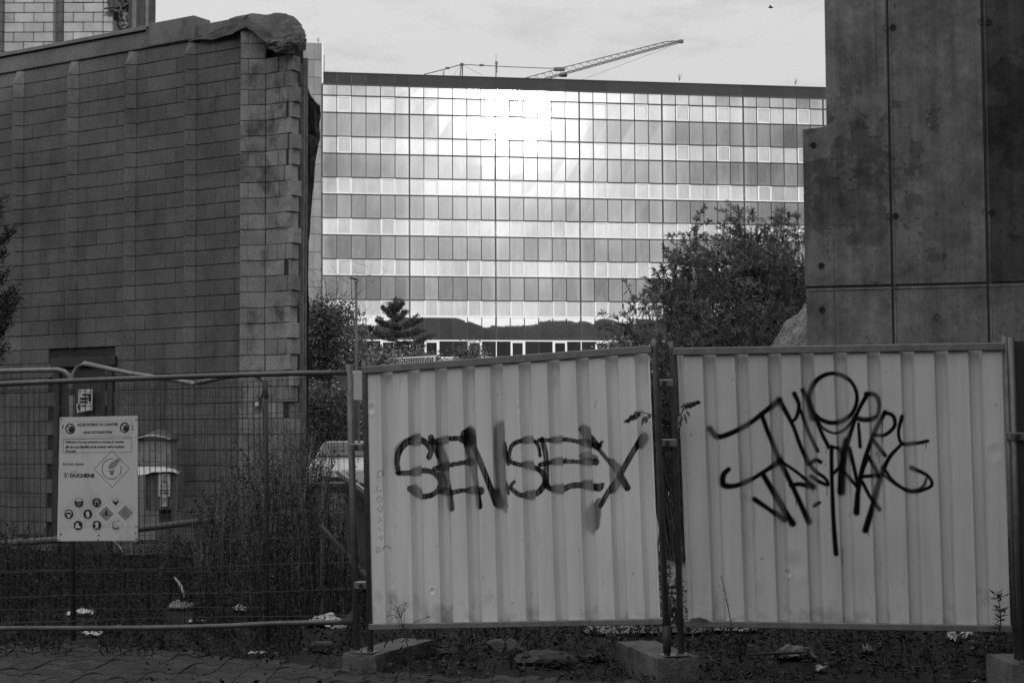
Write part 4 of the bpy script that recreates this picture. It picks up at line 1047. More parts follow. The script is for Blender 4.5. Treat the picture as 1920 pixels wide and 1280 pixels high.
sensey = [
 (zs((372, 268), (385, 220), (345, 168), (285, 152), (222, 172), (174, 230), (160, 300), (170, 372)), w_(38, 42, 46, 42, 34), .9, 1),
 (zs((140, 370), (133, 300), (150, 220), (200, 165), (270, 130)), w_(20, 24, 26, 20), .38, 1),
 (zs((165, 374), (235, 374), (310, 358), (390, 366), (432, 402), (446, 442), (430, 490), (392, 518), (340, 530), (290, 515), (242, 478)), w_(34, 36, 34, 34, 36, 40), .95, 1),
 (zs((385, 140), (440, 270), (490, 430), (518, 605)), w_(44, 40, 46, 50), .88, 1),
 (zs((395, 165), (440, 160), (500, 146), (570, 145), (608, 152)), w_(46, 30, 30, 34, 60), .95, 1),
 (zs((408, 346), (490, 325), (560, 312), (632, 300)), w_(34, 32, 28, 32), .95, 1),
 (zs((450, 497), (520, 502), (600, 490), (680, 492), (712, 492)), w_(30, 34, 28, 34, 56), .92, 1),
 (zs((610, 115), (655, 300), (688, 480), (706, 592)), w_(60, 46, 40, 44), .75, 1),
 (zs((625, 105), (690, 250), (752, 400), (818, 578)), w_(40, 42, 40, 44), .78, 1),
 (zs((840, 95), (838, 300), (850, 450), (872, 595)), w_(74, 66, 66, 50), .55, 1),
 (zs((872, 180), (878, 250), (900, 310)), w_(30, 44, 30), .8, 1),
 (zs((1112, 258), (1098, 190), (1060, 156), (1000, 156), (932, 182), (908, 230), (908, 290), (960, 315), (1040, 326), (1108, 355), (1140, 400), (1138, 450), (1100, 500), (1050, 520), (980, 520), (932, 490), (915, 462), (938, 432)), w_(22, 26, 30, 26, 28, 34, 36, 40, 34, 28, 22), .92, 1),
 (zs((884, 440), (890, 480), (900, 510)), w_(22, 36, 18), .9, 1),
 (zs((1125, 150), (1150, 260), (1152, 380), (1150, 455)), w_(34, 36, 40, 44), .95, 1),
 (zs((1105, 156), (1200, 155), (1260, 150), (1340, 160), (1430, 182), (1505, 192)), w_(28, 26, 30, 26, 34, 40), .96, 1),
 (zs((1382, 82), (1440, 140), (1490, 196)), w_(34, 54, 50), .72, 1),
 (zs((1525, 165), (1500, 195)), w_(18, 26), .9, 1),
 (zs((1112, 318), (1180, 302), (1260, 295), (1350, 298), (1440, 300), (1482, 300)), w_(30, 28, 32, 26, 30, 46), .96, 1),
 (zs((1380, 260), (1430, 258), (1478, 275)), w_(24, 34, 40), .5, 1),
 (zs((1150, 440), (1180, 478), (1260, 482), (1320, 458), (1420, 455), (1500, 470), (1530, 448)), w_(40, 34, 38, 36, 36, 52, 22), .85, 1),
 (zs((1498, 210), (1580, 310), (1640, 380), (1692, 470)), w_(26, 26, 44, 44), .97, 1),
 (zs((1788, 140), (1700, 285), (1640, 395), (1565, 500), (1515, 590)), w_(38, 36, 34, 34, 30), .82, 1),
 (zs((1505, 560), (1475, 650), (1470, 720)), w_(40, 84, 74), .5, 1),
]
sm = lambda *p: [(x, y) for x, y in p]
for k, ln in enumerate(([(710, 884), (708, 893), (713, 900)], [(708, 884), (716, 880), (718, 890)], [(711, 892), (716, 893)], [(709, 908), (707, 918), (716, 918)], [(711, 928), (707, 934), (711, 940), (716, 934), (711, 928)], [(708, 950), (712, 958), (717, 950), (712, 946)], [(709, 968), (716, 972), (709, 978)], [(710, 988), (715, 994)], [(708, 1008), (716, 1004), (714, 1012)], [(707, 1024), (709, 1034), (714, 1028), (709, 1024)], [(718, 1030), (722, 1022), (727, 1030)])):
    sensey.append((ln, 1.6, .5, 0))
zt = Z(1300, 680, 3.2)
w3 = lambda *a: [x/3.2 for x in a] if len(a) > 1 else a[0]/3.2
thop = [
 (zt((95, 400), (140, 448), (220, 430), (330, 372), (410, 312), (515, 228)), w3(32, 34, 32, 28, 30, 34), 1, 0),
 (zt((408, 315), (450, 430), (490, 530), (520, 600)), w3(30, 28, 26, 32), 1, 0),
 (zt((515, 228), (560, 310), (600, 390), (640, 500), (690, 612)), w3(34, 28, 24, 26, 30), 1, 0),
 (zt((605, 190), (632, 255), (620, 325), (594, 354), (575, 340)), w3(30, 24, 20, 18), 1, 0),
 (zt((655, 168), (690, 235), (716, 335)), w3(28, 32, 38), 1, 0),
 (zt((640, 285), (690, 420), (746, 536)), w3(20, 22, 22), 1, 0),
 (zt(*[(838+143*math.cos(a), 216+150*math.sin(a)) for a in np.linspace(-2.6, 3.7, 22)]), w3(30, 24, 22, 24, 28, 24, 28), 1, 0),
 (zt((735, 330), (775, 395), (850, 428), (920, 396), (975, 312)), w3(22, 18, 16, 18, 18), .95, 0),
 (zt((735, 345), (775, 440), (812, 512)), w3(22, 24, 24), 1, 0),
 (zt((1045, 190), (990, 290), (945, 420), (905, 560), (885, 782)), w3(28, 22, 24, 34, 44), 1, 0),
 (zt((1035, 190), (1092, 196), (1116, 250), (1100, 330), (1040, 352), (985, 345)), w3(26, 26, 20, 20, 20), 1, 0),
 (zt((985, 330), (1040, 338), (1100, 325)), w3(14, 14), .9, 0),
 (zt((990, 370), (1000, 510)), w3(18, 22), 1, 0),
 (zt((1150, 300), (1090, 420), (1030, 580), (990, 760), (978, 905)), w3(24, 26, 28, 30, 40), 1, 0),
 (zt((1148, 302), (1198, 325), (1206, 385), (1150, 438), (1088, 440)), w3(24, 24, 22, 20), 1, 0),
 (zt((1085, 475), (1150, 562)), w3(22, 24), 1, 0),
 (zt((1252, 328), (1230, 420), (1252, 490), (1330, 490), (1406, 475)), w3(26, 20, 22, 22, 20), 1, 0),
 (zt((212, 645), (180, 680), (182, 738), (250, 744), (340, 710), (430, 655), (515, 602)), w3(28, 34, 42, 30, 26, 26, 34), 1, 0),
 (zt((366, 825), (450, 882), (545, 950)), w3(34, 28, 34), 1, 0),
 (zt((420, 680), (490, 800), (560, 915), (596, 970)), w3(34, 36, 40, 42), 1, 0),
 (zt((518, 590), (600, 760), (692, 962)), w3(34, 30, 36), 1, 0),
 (zt((530, 600), (630, 670), (715, 745)), w3(20, 20, 26), 1, 0),
 (zt((585, 742), (640, 735), (718, 755)), w3(26, 28, 34), 1, 0),
 (zt((762, 602), (735, 590), (702, 618), (735, 660), (790, 700), (806, 738), (760, 722), (708, 690)), w3(26, 24, 24, 22, 24, 24), 1, 0),
 (zt((828, 510), (830, 700), (840, 950), (855, 1150)), w3(26, 24, 28, 32), 1, 0),
 (zt((830, 510), (880, 528), (900, 598), (850, 660), (836, 668)), w3(20, 24, 22, 20), 1, 0),
 (zt((915, 470), (895, 620), (885, 780)), w3(28, 40, 40), 1, 0),
 (zt((880, 640), (930, 690), (980, 750)), w3(22, 22), 1, 0),
 (zt((935, 520), (960, 620), (990, 760)), w3(26, 24, 24), 1, 0),
 (zt((1050, 568), (1018, 640), (1000, 700)), w3(24, 22), 1, 0),
 (zt((1046, 568), (1092, 640), (1112, 690)), w3(24, 24), 1, 0),
 (zt((1005, 690), (1060, 686), (1110, 684)), w3(24, 24), 1, 0),
 (zt((1245, 498), (1175, 575), (1130, 680), (1080, 850), (1032, 1010)), w3(20, 24, 28, 34, 40), 1, 0),
 (zt((1012, 720), (1060, 810), (1118, 888)), w3(22, 24, 24), 1, 0),
 (zt((1140, 635), (1200, 718), (1300, 780), (1390, 764), (1432, 735), (1402, 682), (1312, 638)), w3(20, 20, 24, 20, 20, 26), 1, 0),
 (zt((1140, 680), (1220, 740), (1320, 778), (1380, 745), (1398, 700)), w3(18, 18, 20, 14), .9, 0),
 (zt((726, 868), (756, 845)), w3(20, 20), 1, 0)]
for (x, y0, y1) in ((1135, 360, 490), (1110, 540, 585), (1120, 560, 610), (803, 740, 806), (617, 830, 862), (1396, 480, 528), (1380, 480, 500), (895, 1120, 1215), (1050, 985, 1050), (745, 950, 1080), (718, 760, 792), (575, 960, 992), (590, 960, 985), (1100, 545, 565), (800, 500, 545)):
    thop.append((zt((x, y0), (x-2, y1)), w3(6, 3.5), .85 if y0 not in (950,) else .25, 0))

def rail(q, ua, ub, v, h, d, name, parent, M=M_rail, w=0.0):
    a = q.pt(ua, v, w); b = q.pt(ub, v, w)
    return MB().bar(a, b, d, h, unit(q.T0-q.B0), .004).build(name, M, parent)
M_sheet = sheet_mat('hoarding_white_paint', .83); M_sheet_shaded = sheet_mat('hoarding_white_paint_shaded', .72)  # second paint is darkened to carry the shade on the right panel
q1_ = Quad((694, 1178, 11.2), (1248, 1168, 10.55), (684, 690, 11.2), (1226, 650, 10.55))
h1 = thing('hoarding_panel', 'leaning white corrugated hoarding panel sprayed with SENSEY', 'hoarding', q1_.pt(.5, 0), 'corrugated hoarding panels')
uv = lambda q, x, y: q.uv(x, y)
per1 = q1_.W*(53.2/545); ph1 = q1_.uv(713, 690)[0]*q1_.W
hoarding(q1_, .008, .984, .008, .985, per1, ph1, per1*.55, per1*.10, .062, float(q1_.uv(949, 800)[0]), sensey, 'corrugated_sheet', M_sheet, h1, dents=((811, 1107, .013, .006), (975, 765, .02, .004), (697, 765, .02, .006)))
rail(q1_, 0, .995, .992, .05, .045, 'top_rail', h1, w=.004); rail(q1_, 0, .995, .008, .04, .05, 'bottom_rail', h1, w=.006)
MB().tube([P(694.5, 1220, 11.2), P(684, 690, 11.2), P(683, 676, 11.2)], .0215, 12).build('post', M_post, h1, smooth=True)
MB().tube([P(1251, 1228, 10.55), P(1228, 650, 10.55), P(1227, 636, 10.55)], .0215, 12).build('post', M_post, h1, smooth=True)
MB().tube([P(1251, 1222, 10.55), P(1249, 1172, 10.55)], .0265, 12).build('post_sleeve', M_steel_d, h1, smooth=True)
q2_ = Quad((1284, 1172, 10.65), (1900, 1182, 10.28), (1263, 655, 10.65), (1883, 645, 10.28))
h2_ = thing('hoarding_panel', 'upright corrugated hoarding panel on the right with a black two-line tag', 'hoarding', q2_.pt(.5, 0), 'corrugated hoarding panels')
per2 = q2_.W*(62.2/618); ph2 = q2_.uv(1316, 660)[0]*q2_.W
hoarding(q2_, .008, .992, .008, .985, per2, ph2, per2*.57, per2*.09, .062, float(q2_.uv(1588, 800)[0]), thop, 'corrugated_sheet', M_sheet_shaded, h2_, dents=((1477, 1076, .015, .010), (1865, 850, .03, .004), (1490, 1060, .05, .006)))
rail(q2_, 0, 1, .992, .048, .045, 'top_rail', h2_, w=.004); rail(q2_, 0, .995, .008, .042, .05, 'bottom_rail', h2_, w=.006)
MB().tube([P(1277, 1226, 10.65), P(1262, 655, 10.65), P(1256, 640, 10.65)], .0215, 12).build('post', M_post, h2_, smooth=True)
MB().tube([P(1908, 1240, 10.28), P(1885, 630, 10.28)], .0215, 12).build('post', M_post, h2_, smooth=True)
# folded sheet corner at the lower left of the right-hand panel
fq = [q2_.pt(*q2_.uv(x, y), w) for (x, y, w) in ((1291, 1166, .02), (1296, 1158, .05), (1312, 1154, .07), (1328, 1159, .06), (1331, 1167, .02))]
MB().poly(fq).build('bent_corner', M_sheet_shaded, h2_)
# dark steel panel beyond, only its edge in view
q3_ = Quad((1912, 1200, 10.2), (2500, 1230, 9.7), (1893, 640, 10.2), (2500, 610, 9.7))
h3 = thing('hoarding_panel', 'dark steel hoarding panel edge at the right picture border', 'hoarding', q3_.pt(.5, 0))
MB().grid(np.array([[q3_.pt(u, v, -.02*(i % 2)) for v in (0, .5, 1)] for i, u in enumerate(np.linspace(0, 1, 24))])).build('dark_sheet', mat('dark_brown_steel', v=.05, var=.3, scale=5, rough=.5, stain=.4), h3)
MB().tube([P(1915, 1240, 10.2), P(1896, 632, 10.2)], .022, 12).build('post', M_post, h3, smooth=True)
# couplers joining neighbouring posts
def coupler(x, y, Y, wpx, label, rot=0.0):
    a = P(x-wpx/2, y, Y-.03); b = P(x+wpx/2, y+rot*wpx, Y-.03); c = (a+b)/2
    t = thing('fence_coupler', label, 'coupler', c, 'clamps joining the fence posts')
    MB().bar(a, b, .012, .05, (0, 0, 1), .004).build('plate', M_galv, t); MB().bar(a+np.array([0, .07, 0]), b+np.array([0, .07, 0]), .012, .05, (0, 0, 1), .004).build('plate', M_galv, t)
    MB().tube([c+np.array([0, -.02, 0]), c+np.array([0, .085, 0])], .009, 6).build('bolt', M_galv, t)
    MB().tube([c+np.array([0, -.026, 0]), c+np.array([0, -.008, 0])], .017, 6).build('nut', mat('nut_dark', v=.06, var=.2, rough=.5, metal=.5), t)
coupler(1245, 718, 10.6, 34, 'upper shiny clamp joining the two hoarding posts'); coupler(1251, 830, 10.6, 36, 'lower shiny clamp joining the two hoarding posts')
coupler(667, 838, 11.25, 26, 'shiny clamp joining mesh panel post to the hoarding, at mid height'); coupler(677, 1097, 11.25, 26, 'shiny clamp joining mesh panel post to the hoarding, near the ground')
coupler(1907, 818, 10.2, 30, 'shiny clamp at the right picture border')
# concrete feet
M_foot = mat('foot_concrete', v=.14, var=.35, scale=7, rough=.9, bump=.5, bscale=60, stain=.7, stain_v=.35, stain_scale=(5, 5, 4))
def rough_block(size, seed):
    bm = bmesh.new(); bmesh.ops.create_cube(bm, size=1); bmesh.ops.subdivide_edges(bm, edges=list(bm.edges), cuts=11, use_grid_fill=True)
    V = np.array([v.co[:] for v in bm.verts]); bm.verts.index_update(); Fs = [[v.index for v in f.verts] for f in bm.faces]; bm.free()
    S = np.array(size); Q = V*S; r_ = np.random.default_rng(seed)
    d = S/2-np.abs(Q); ds = np.sort(d, axis=1); e = ds[:, 0]+ds[:, 1]           # distance from the nearest edge
    n = fbm(Q[:, 0]*9+seed, Q[:, 1]*9+Q[:, 2]*7, 1.0, seed % 50); worn = np.clip(.03-e, 0, .03)*(.25+1.6*np.clip(n+.1, 0, 1))
    Q = Q*(1-worn[:, None]*np.array([1.6, .5, 2.6]))+.004*fbm(Q[:, 0]*30, Q[:, 1]*30+Q[:, 2]*30, 1.0, 7)[:, None]*np.sign(Q)
    return Q, Fs
def foot(x, y, Y, rz, label, ln=.88, wd=.27, hh=.145, shift=.37):
    c = P(x, y, Y); t = thing('concrete_foot', label, 'fence foot', (c[0], c[1], 0), 'concrete feet of the fence')
    ca, sa = math.cos(rz), math.sin(rz); ax = (np.array([ca, sa, 0]), np.array([-sa, ca, 0]), np.array([0, 0, 1.]))
    zt_ = c[2]-.008
    bx_ = c*np.array([1, 1, 0])+ax[1]*shift+np.array([0, 0, zt_/2-.03])
    MB_ = rough_block((wd, ln, zt_+.06), int(x)); MB_v = MB_[0]@np.array(ax)+bx_
    o = MB().add(MB_v, MB_[1]).build('block', M_foot, t)
    MB().box(np.array([c[0], c[1], zt_+.004]), (.19, .13, .008), ax, .002).build('base_plate', M_post, t)
    for sx_ in (-.075, .0, .075): MB().tube([np.array([c[0], c[1], zt_+.006])+ax[0]*sx_-ax[1]*.045, np.array([c[0], c[1], zt_+.022])+ax[0]*sx_-ax[1]*.045], .009, 6).build('bolt', M_galv, t)
foot(683, 1220, 11.22, R(-23.7), 'concrete fence foot under the mesh panel and sprayed hoarding joint')
foot(1265, 1226, 10.6, R(14), 'concrete fence foot between the two corrugated hoardings', wd=.29)
foot(1934, 1238, 10.2, R(2), 'concrete fence foot cut by the right picture border', wd=.3, ln=.5, shift=.18)

# ------------------------------------------------------------------ site sign on the mesh
M_board = mat('sign_board_white', v=.7, var=.07, scale=5, rough=.5, stain=.25, stain_scale=(6, 6, 2))
M_print = mat('print_black', v=.03, var=.1, rough=.6); M_grey = mat('print_grey', v=.16, var=.1, rough=.6); M_lite = mat('print_light_grey', v=.3, var=.1, rough=.6)
qS = Quad((107, 1014, 11.47), (258, 1013, 11.40), (112, 782, 11.47), (258, 779, 11.40))
sg = thing('site_sign', 'white construction site warning sign tied to the mesh fence', 'sign', qS.pt(.5, 0))
MB().prism([qS.pt(*c) for c in ((0, 0), (1, 0), (1, 1), (0, 1))], -qS.n*.006).build('board', M_board, sg)
hz_ = homography([(37, 1250), (810, 1245), (62, 65), (808, 47)], [(0, 0), (1, 0), (0, 1), (1, 1)])
def S3(p, w): q = hz_(np.array(p, float)); return qS.pt(q[..., 0], q[..., 1], w)
def s_text(body, x0, y0, x1, y1, M=M_print, bold=.028, skew=0.0):
    V, Fs = text_mesh(body, bold); lo = V.min(0); hi = V.max(0)
    fx = (V[:, 0]-lo[0])/(hi[0]-lo[0]); fy = (V[:, 1]-lo[1])/(hi[1]-lo[1])
    pts = np.stack([x0+(x1-x0)*fx, y1-(y1-y0)*fy+skew*fx], -1)
    mb = MB().add(S3(pts, .0022), Fs); return mb.build('lettering', M, sg, fixn=False)
s_text('ACCES INTERDIT AU CHANTIER', 230, 120, 622, 146, skew=-6); s_text('SANS AUTORISATION', 288, 192, 563, 217, skew=-4)
s_text('Obligation de vous présenter au bureau du chantier', 118, 284, 682, 312, skew=-5, bold=.03); s_text('afin de vous identifier et de recevoir votre brochure', 118, 326, 684, 354, skew=-5, bold=.03); s_text("d'accueil.", 118, 366, 218, 390, bold=.03)
s_text('Sur notre chantier', 95, 488, 296, 514, M_print, .012); s_text('GROUPE', 163, 572, 232, 584, M_grey, .0); s_text('DUCHENE', 162, 594, 396, 630, bold=.045)
def s_line(pts, w, M=M_print, wo=.0018, closed=False, name='printed_line'):
    p = np.array(pts, float); mb = MB()
    if closed: p = np.vstack([p, p[:1]])
    for a, b in zip(p[:-1], p[1:]):
        d = b-a; l = np.linalg.norm(d)
        if l < 1e-6: continue
        d /= l; nrm = np.array([-d[1], d[0]])*w/2
        mb.poly(S3(np.array([a-nrm-d*w*.3, b-nrm+d*w*.3, b+nrm+d*w*.3, a+nrm-d*w*.3]), wo))
    return mb.build(name, M, sg, fixn=False)
def s_poly(pts, M=M_print, wo=.0016, name='symbol'): return MB().poly(S3(np.array(pts, float), wo)).build(name, M, sg, fixn=False)
def circ(cx_, cy_, rx, ry=None, n=28, a0=0, a1=2*math.pi):
    a = np.linspace(a0, a1, n, endpoint=(a1-a0 < 6.2)); return [(cx_+rx*math.cos(t), cy_+(ry or rx)*math.sin(t)) for t in a]
s_line([(100, 108), (748, 90)], 1.6, M_grey); s_line([(104, 248), (750, 232)], 1.6, M_grey); s_line([(104, 200), (104, 248)], 1.4, M_grey); s_line([(750, 92), (750, 232)], 1.6, M_grey)
s_line([(57, 268), (808, 246)], 1.6, M_grey)
s_line([(98, 272), (750, 258), (750, 386), (98, 398)], 2.6, M_print, closed=True)
for (x, y) in ((162, 171), (684, 158)):
    s_line(circ(x, y, 41, 44), 10, M_print, .0022, closed=True); s_line([(x-30, y-32), (x+30, y+32)], 9, M_print, .0024)
    hand = [(x-8, y+30), (x+22, y+34), (x+34, y+10), (x+36, y-6), (x+28, y-4), (x+26, y-24), (x+20, y-26), (x+18, y-8), (x+14, y-30), (x+8, y-30), (x+8, y-6), (x+2, y-22), (x-4, y-18), (x+2, y+6), (x-10, y+2), (x-16, y+8)]
    s_poly(hand, M_print, .002)
    s_poly(circ(x-22, y+10, 7, 8, 10), M_lite, .0012)
# logo bars
s_line([(108, 598), (108, 590), (146, 588), (146, 624)], 3, M_print, .002)
for k, y in enumerate((602, 612, 622, 632)): s_line([(102+2*k, y), (132, y-1)], 4, M_print, .0021)
# large diamond with ring, hand and bulb
s_line([(562, 372), (730, 546), (564, 724), (393, 552)], 6, M_lite, .0012, closed=True)
for k in range(26):
    if 7 < k < 9: continue
    a = -1.2+k*.235
    if -.9 < a < -.35 or 5.2 < a: continue
    s_line(circ(560, 548, 92, 96, 4, a, a+.17), 7, M_grey, .0016)
s_poly([(528, 520), (560, 482), (590, 470), (625, 446), (646, 462), (622, 490), (606, 520), (580, 536), (556, 548), (530, 540)], M_lite, .0014)
s_line([(540, 545), (536, 566), (546, 582), (574, 582), (582, 560), (578, 540)], 5, M_grey, .0017); 
for y in (570, 582, 594): s_line([(545, y), (577, y-2)], 6, M_print, .002)
s_poly([(550, 598), (572, 597), (562, 606)], M_print, .002)
# pictogram diamonds
def diamond(x, y, r, M=M_lite, fill=None):
    if fill: s_poly([(x, y-r), (x+r, y), (x, y+r), (x-r, y)], fill, .0010)
    s_line([(x, y-r), (x+r, y), (x, y+r), (x-r, y)], 2.2, M, .0013, closed=True)
for k, (x, y) in enumerate(((246, 874), (417, 873), (150, 985), (331, 984), (239, 1095), (419, 1093))):
    diamond(x, y, 78 if k < 4 else 74); s_poly(circ(x, y, 43, 46), M_print, .0015)
M_sw = M_board
w2_ = .0026
s_poly(circ(246, 860, 30, 28, 14, math.pi, 2*math.pi), M_sw, w2_); s_poly([(222, 868), (270, 868), (262, 900), (246, 908), (230, 900)], M_grey, w2_)
s_poly([(392, 905), (396, 858), (408, 846), (412, 838), (424, 838), (428, 846), (440, 858), (444, 905), (432, 905), (430, 870), (406, 870), (404, 905)], M_lite, w2_)
s_poly(circ(150, 975, 30, 24), M_sw, w2_); s_poly([(124, 968), (176, 968), (174, 984), (154, 986), (146, 986), (126, 984)], M_print, .0032); s_poly([(136, 996), (164, 996), (160, 1018), (140, 1018)], M_sw, w2_)
s_poly([(312, 965), (326, 955), (346, 962), (350, 990), (342, 1016), (326, 1018), (318, 1000)], M_sw, w2_)
s_poly([(222, 1072), (242, 1070), (246, 1096), (262, 1106), (264, 1120), (212, 1120), (214, 1100)], M_sw, w2_)
s_poly([(412, 1068), (424, 1058), (432, 1068), (434, 1092), (430, 1100), (432, 1128), (422, 1128), (418, 1104), (410, 1128), (400, 1126), (410, 1096), (408, 1084), (394, 1086), (392, 1078)], M_sw, w2_)
diamond(597, 868, 70); s_poly([(568, 842), (580, 858), (596, 866), (612, 858), (626, 842), (624, 868), (604, 888), (606, 898), (588, 898), (590, 888), (570, 868)], M_print, .002); s_line([(580, 838), (596, 848), (612, 834)], 4, M_grey, .002)
diamond(508, 980, 72, M_lite, M_lite); s_line([(466, 994), (552, 994)], 5, M_print, .0022); s_poly([(498, 990), (500, 950), (508, 938), (516, 950), (518, 990)], M_print, .0023); s_line([(480, 980), (540, 960)], 3, M_grey, .0022)
diamond(692, 972, 74, M_lite, M_lite); s_line([(676, 936), (706, 936)], 6, M_grey, .002); s_line([(674, 956), (684, 990)], 9, M_grey, .002); s_line([(704, 950), (698, 984)], 8, M_grey, .0021); s_line([(670, 1002), (712, 1002)], 5, M_grey, .002)
diamond(602, 1088, 74); s_line(circ(598, 1088, 30, 34, 16, .3, 4.6), 5, M_print, .002); s_line(circ(600, 1104, 34, 26, 10, .4, 2.7), 5, M_print, .0022); s_line([(596, 1070), (600, 1108)], 5, M_grey, .0021); s_poly([(612, 1054), (622, 1040), (630, 1054), (620, 1064)], M_grey, .002)
for (x, y) in ((78, 84), (796, 82), (760, 140), (762, 172), (74, 1180), (437, 1188), (430, 1236), (796, 1104), (790, 1170), (50, 1236), (798, 1228)):
    MB().box(S3((x, y), .003), (.014, .006, .005), None, .001).build('cable_tie', M_ink, sg)
s_line([(88, 165), (98, 138)], 9, M_print, .002); s_line([(40, 1118), (806, 1103)], 1.2, M_lite, .0011)

# ------------------------------------------------------------------ electrical cabinets in front of the wall
M_cab = mat('cabinet_grp', v=.34, var=.2, scale=6, rough=.7, stain=.6, stain_scale=(8, 8, 3)); M_cabd = mat('cabinet_weathered_steel', v=.13, var=.4, scale=6, rough=.65, stain=.8, stain_scale=(10, 10, .8), stain_v=1.9)
YK = 19.4
ka, kb = P(248, 840, YK), P(316, 840, YK)
c1_ = thing('domed_cabinet', 'pale electrical cabinet with a domed top behind the steel box', 'cabinet', ((ka[0]+kb[0])/2, YK+.3, 0))
z0k = .35; z1k = P(280, 824, YK)[2]
MB().box(((ka[0]+kb[0])/2, YK+.3, (z0k+z1k)/2), (kb[0]-ka[0], .4, z1k-z0k), None, .012).build('cabinet_body', M_cab, c1_)
MB().box(((ka[0]+kb[0])/2, YK+.085, (z0k+z1k)/2-.06), (kb[0]-ka[0]-.05, .02, z1k-z0k-.2), None, .006).build('cabinet_door', M_cab, c1_)
sc_ = MB(); pr = np.random.default_rng(3)
for k in range(16):
    p0 = np.array([pr.uniform(ka[0]+.04, kb[0]-.05), YK+.072, pr.uniform(z1k-.42, z1k-.1)]); pts_ = [p0]
    for j in range(4): pts_.append(pts_[-1]+np.array([pr.normal()*.014, 0, pr.normal()*.022]))
    sc_.tube(pts_, .0022, 3, False)
sc_.build('scribble', M_grey, c1_)
dm = []
for v in np.linspace(0, 1, 5):
    row = []
    for u in np.linspace(-1, 1, 17):
        hgt = .11*max(0, math.cos(u*1.57))**1.3*(.35+.65*v)
        row.append(((ka[0]+kb[0])/2+u*(kb[0]-ka[0])*.56, YK+.04+.5*v, z1k+.015+hgt))
    dm.append(row)
dmo = MB().grid(dm).build('domed_lid', M_galv, c1_, smooth=True); dmm = dmo.modifiers.new('t', 'SOLIDIFY'); dmm.thickness = .03
YB = 18.7
ba, bb_ = P(272, 900, YB), P(333, 900, YB); zb0, zb1 = P(300, 956, YB)[2], P(300, 884, YB)[2]
c2_ = thing('meter_box', 'weathered steel electrical box with a triangular hazard sticker', 'cabinet', ((ba[0]+bb_[0])/2, YB+.2, 0))
MB().box(((ba[0]+bb_[0])/2, YB+.2, (zb0+zb1)/2), (bb_[0]-ba[0], .36, zb1-zb0), None, .008).build('box_body', M_cabd, c2_)
for x in (ba[0]+.006, bb_[0]-.006): MB().box((x, YB+.012, (zb0+zb1)/2), (.022, .03, zb1-zb0), None, .003).build('edge_profile', M_galv, c2_)
MB().box(((ba[0]+bb_[0])/2, YB+.22, zb0/2), (.12, .12, zb0), None, .005).build('pedestal', M_foot, c2_)
sheet([[(248, 890, YB-.06), (285, 886, YB-.05), (320, 884, YB-.04), (336, 886, YB-.03)], [(247, 880, YB+.1), (285, 878, YB+.1), (318, 880, YB+.1), (334, 884, YB+.1)], [(250, 875, YB+.4), (282, 873, YB+.4), (310, 875, YB+.4), (330, 880, YB+.4)]], 'draped_sheet', mat('plastic_sheet', v=.62, var=.2, scale=9, rough=.4), c2_, amp=.05, seed=51, th=.006)
def bcard(xa, ya, xb, yb, w, name, M):
    a = P(xa, ya, YB-w); b = P(xb, yb, YB-w); MB().box((a+b)/2, (abs(b[0]-a[0]), .003, abs(a[2]-b[2]))).build(name, M, c2_)
bcard(297, 887, 319, 930, .004, 'hazard_sticker', M_paper); bcard(301, 930, 314, 949, .004, 'hazard_sticker', M_paper)
tri = MB()
for (a, b) in (((308, 892), (316, 911)), ((316, 911), (300, 911)), ((300, 911), (308, 892))): tri.bar(P(*a, YB-.008), P(*b, YB-.008), .003, .012, (0, 1, 0))
tri.build('warning_triangle', M_ink, c2_)
MB().poly([P(x, y, YB-.009) for x, y in ((309, 897), (306, 904), (308.5, 904), (307, 909), (311, 902), (308.6, 902))]).build('lightning_bolt', M_ink, c2_)
for (xa, ya, xb, yb) in ((300, 917, 316, 920), (300, 922, 305, 926), (307, 922, 316, 926), (302.5, 934, 312, 935.5), (302.5, 938, 312, 939.5), (302.5, 942, 308, 943.5)): bcard(xa, ya, xb, yb, .009, 'printed_line', M_grey)
# low rail running through the weeds
tag(MB().tube([P(-40, 1022, 16.5), P(100, 1012, 16.6), P(300, 986, 17.2), P(420, 972, 17.4)], .035, 8).build('ground_pipe', mat('pipe_pale', v=.12, var=.4, scale=8, rough=.7), None, P(100, 1012, 16.6), smooth=True), 'pale pipe lying through the weeds below the site sign', 'pipe')
# slanted lattice board between the posts
lat = thing('lattice_board', 'slanted dark lattice board seen between the mesh post and hoarding', 'board', P(665, 1050, 13.5))
for k in range(9):
    MB().bar(P(648+5*k, 892+3.6*k, 13.6), P(655+5*k, 1052+3.6*k, 13.4), .02, .022, (0, 1, 0)).build('slat', M_steel_d, lat)
for k in range(8):
    MB().bar(P(644, 912+20*k, 13.53), P(694, 946+20*k, 13.53), .02, .016, (0, 1, 0)).build('cross_slat', M_steel_d, lat)
MB().bar(P(632, 884, 13.5), P(700, 932, 13.4), .05, .03, (0, 0, 1)).build('top_bar', M_galv, lat)
MB().bar(P(600, 985, 13.5), P(690, 1085, 13.2), .05, .03, (0, 0, 1)).build('bottom_bar', M_steel_d, lat)
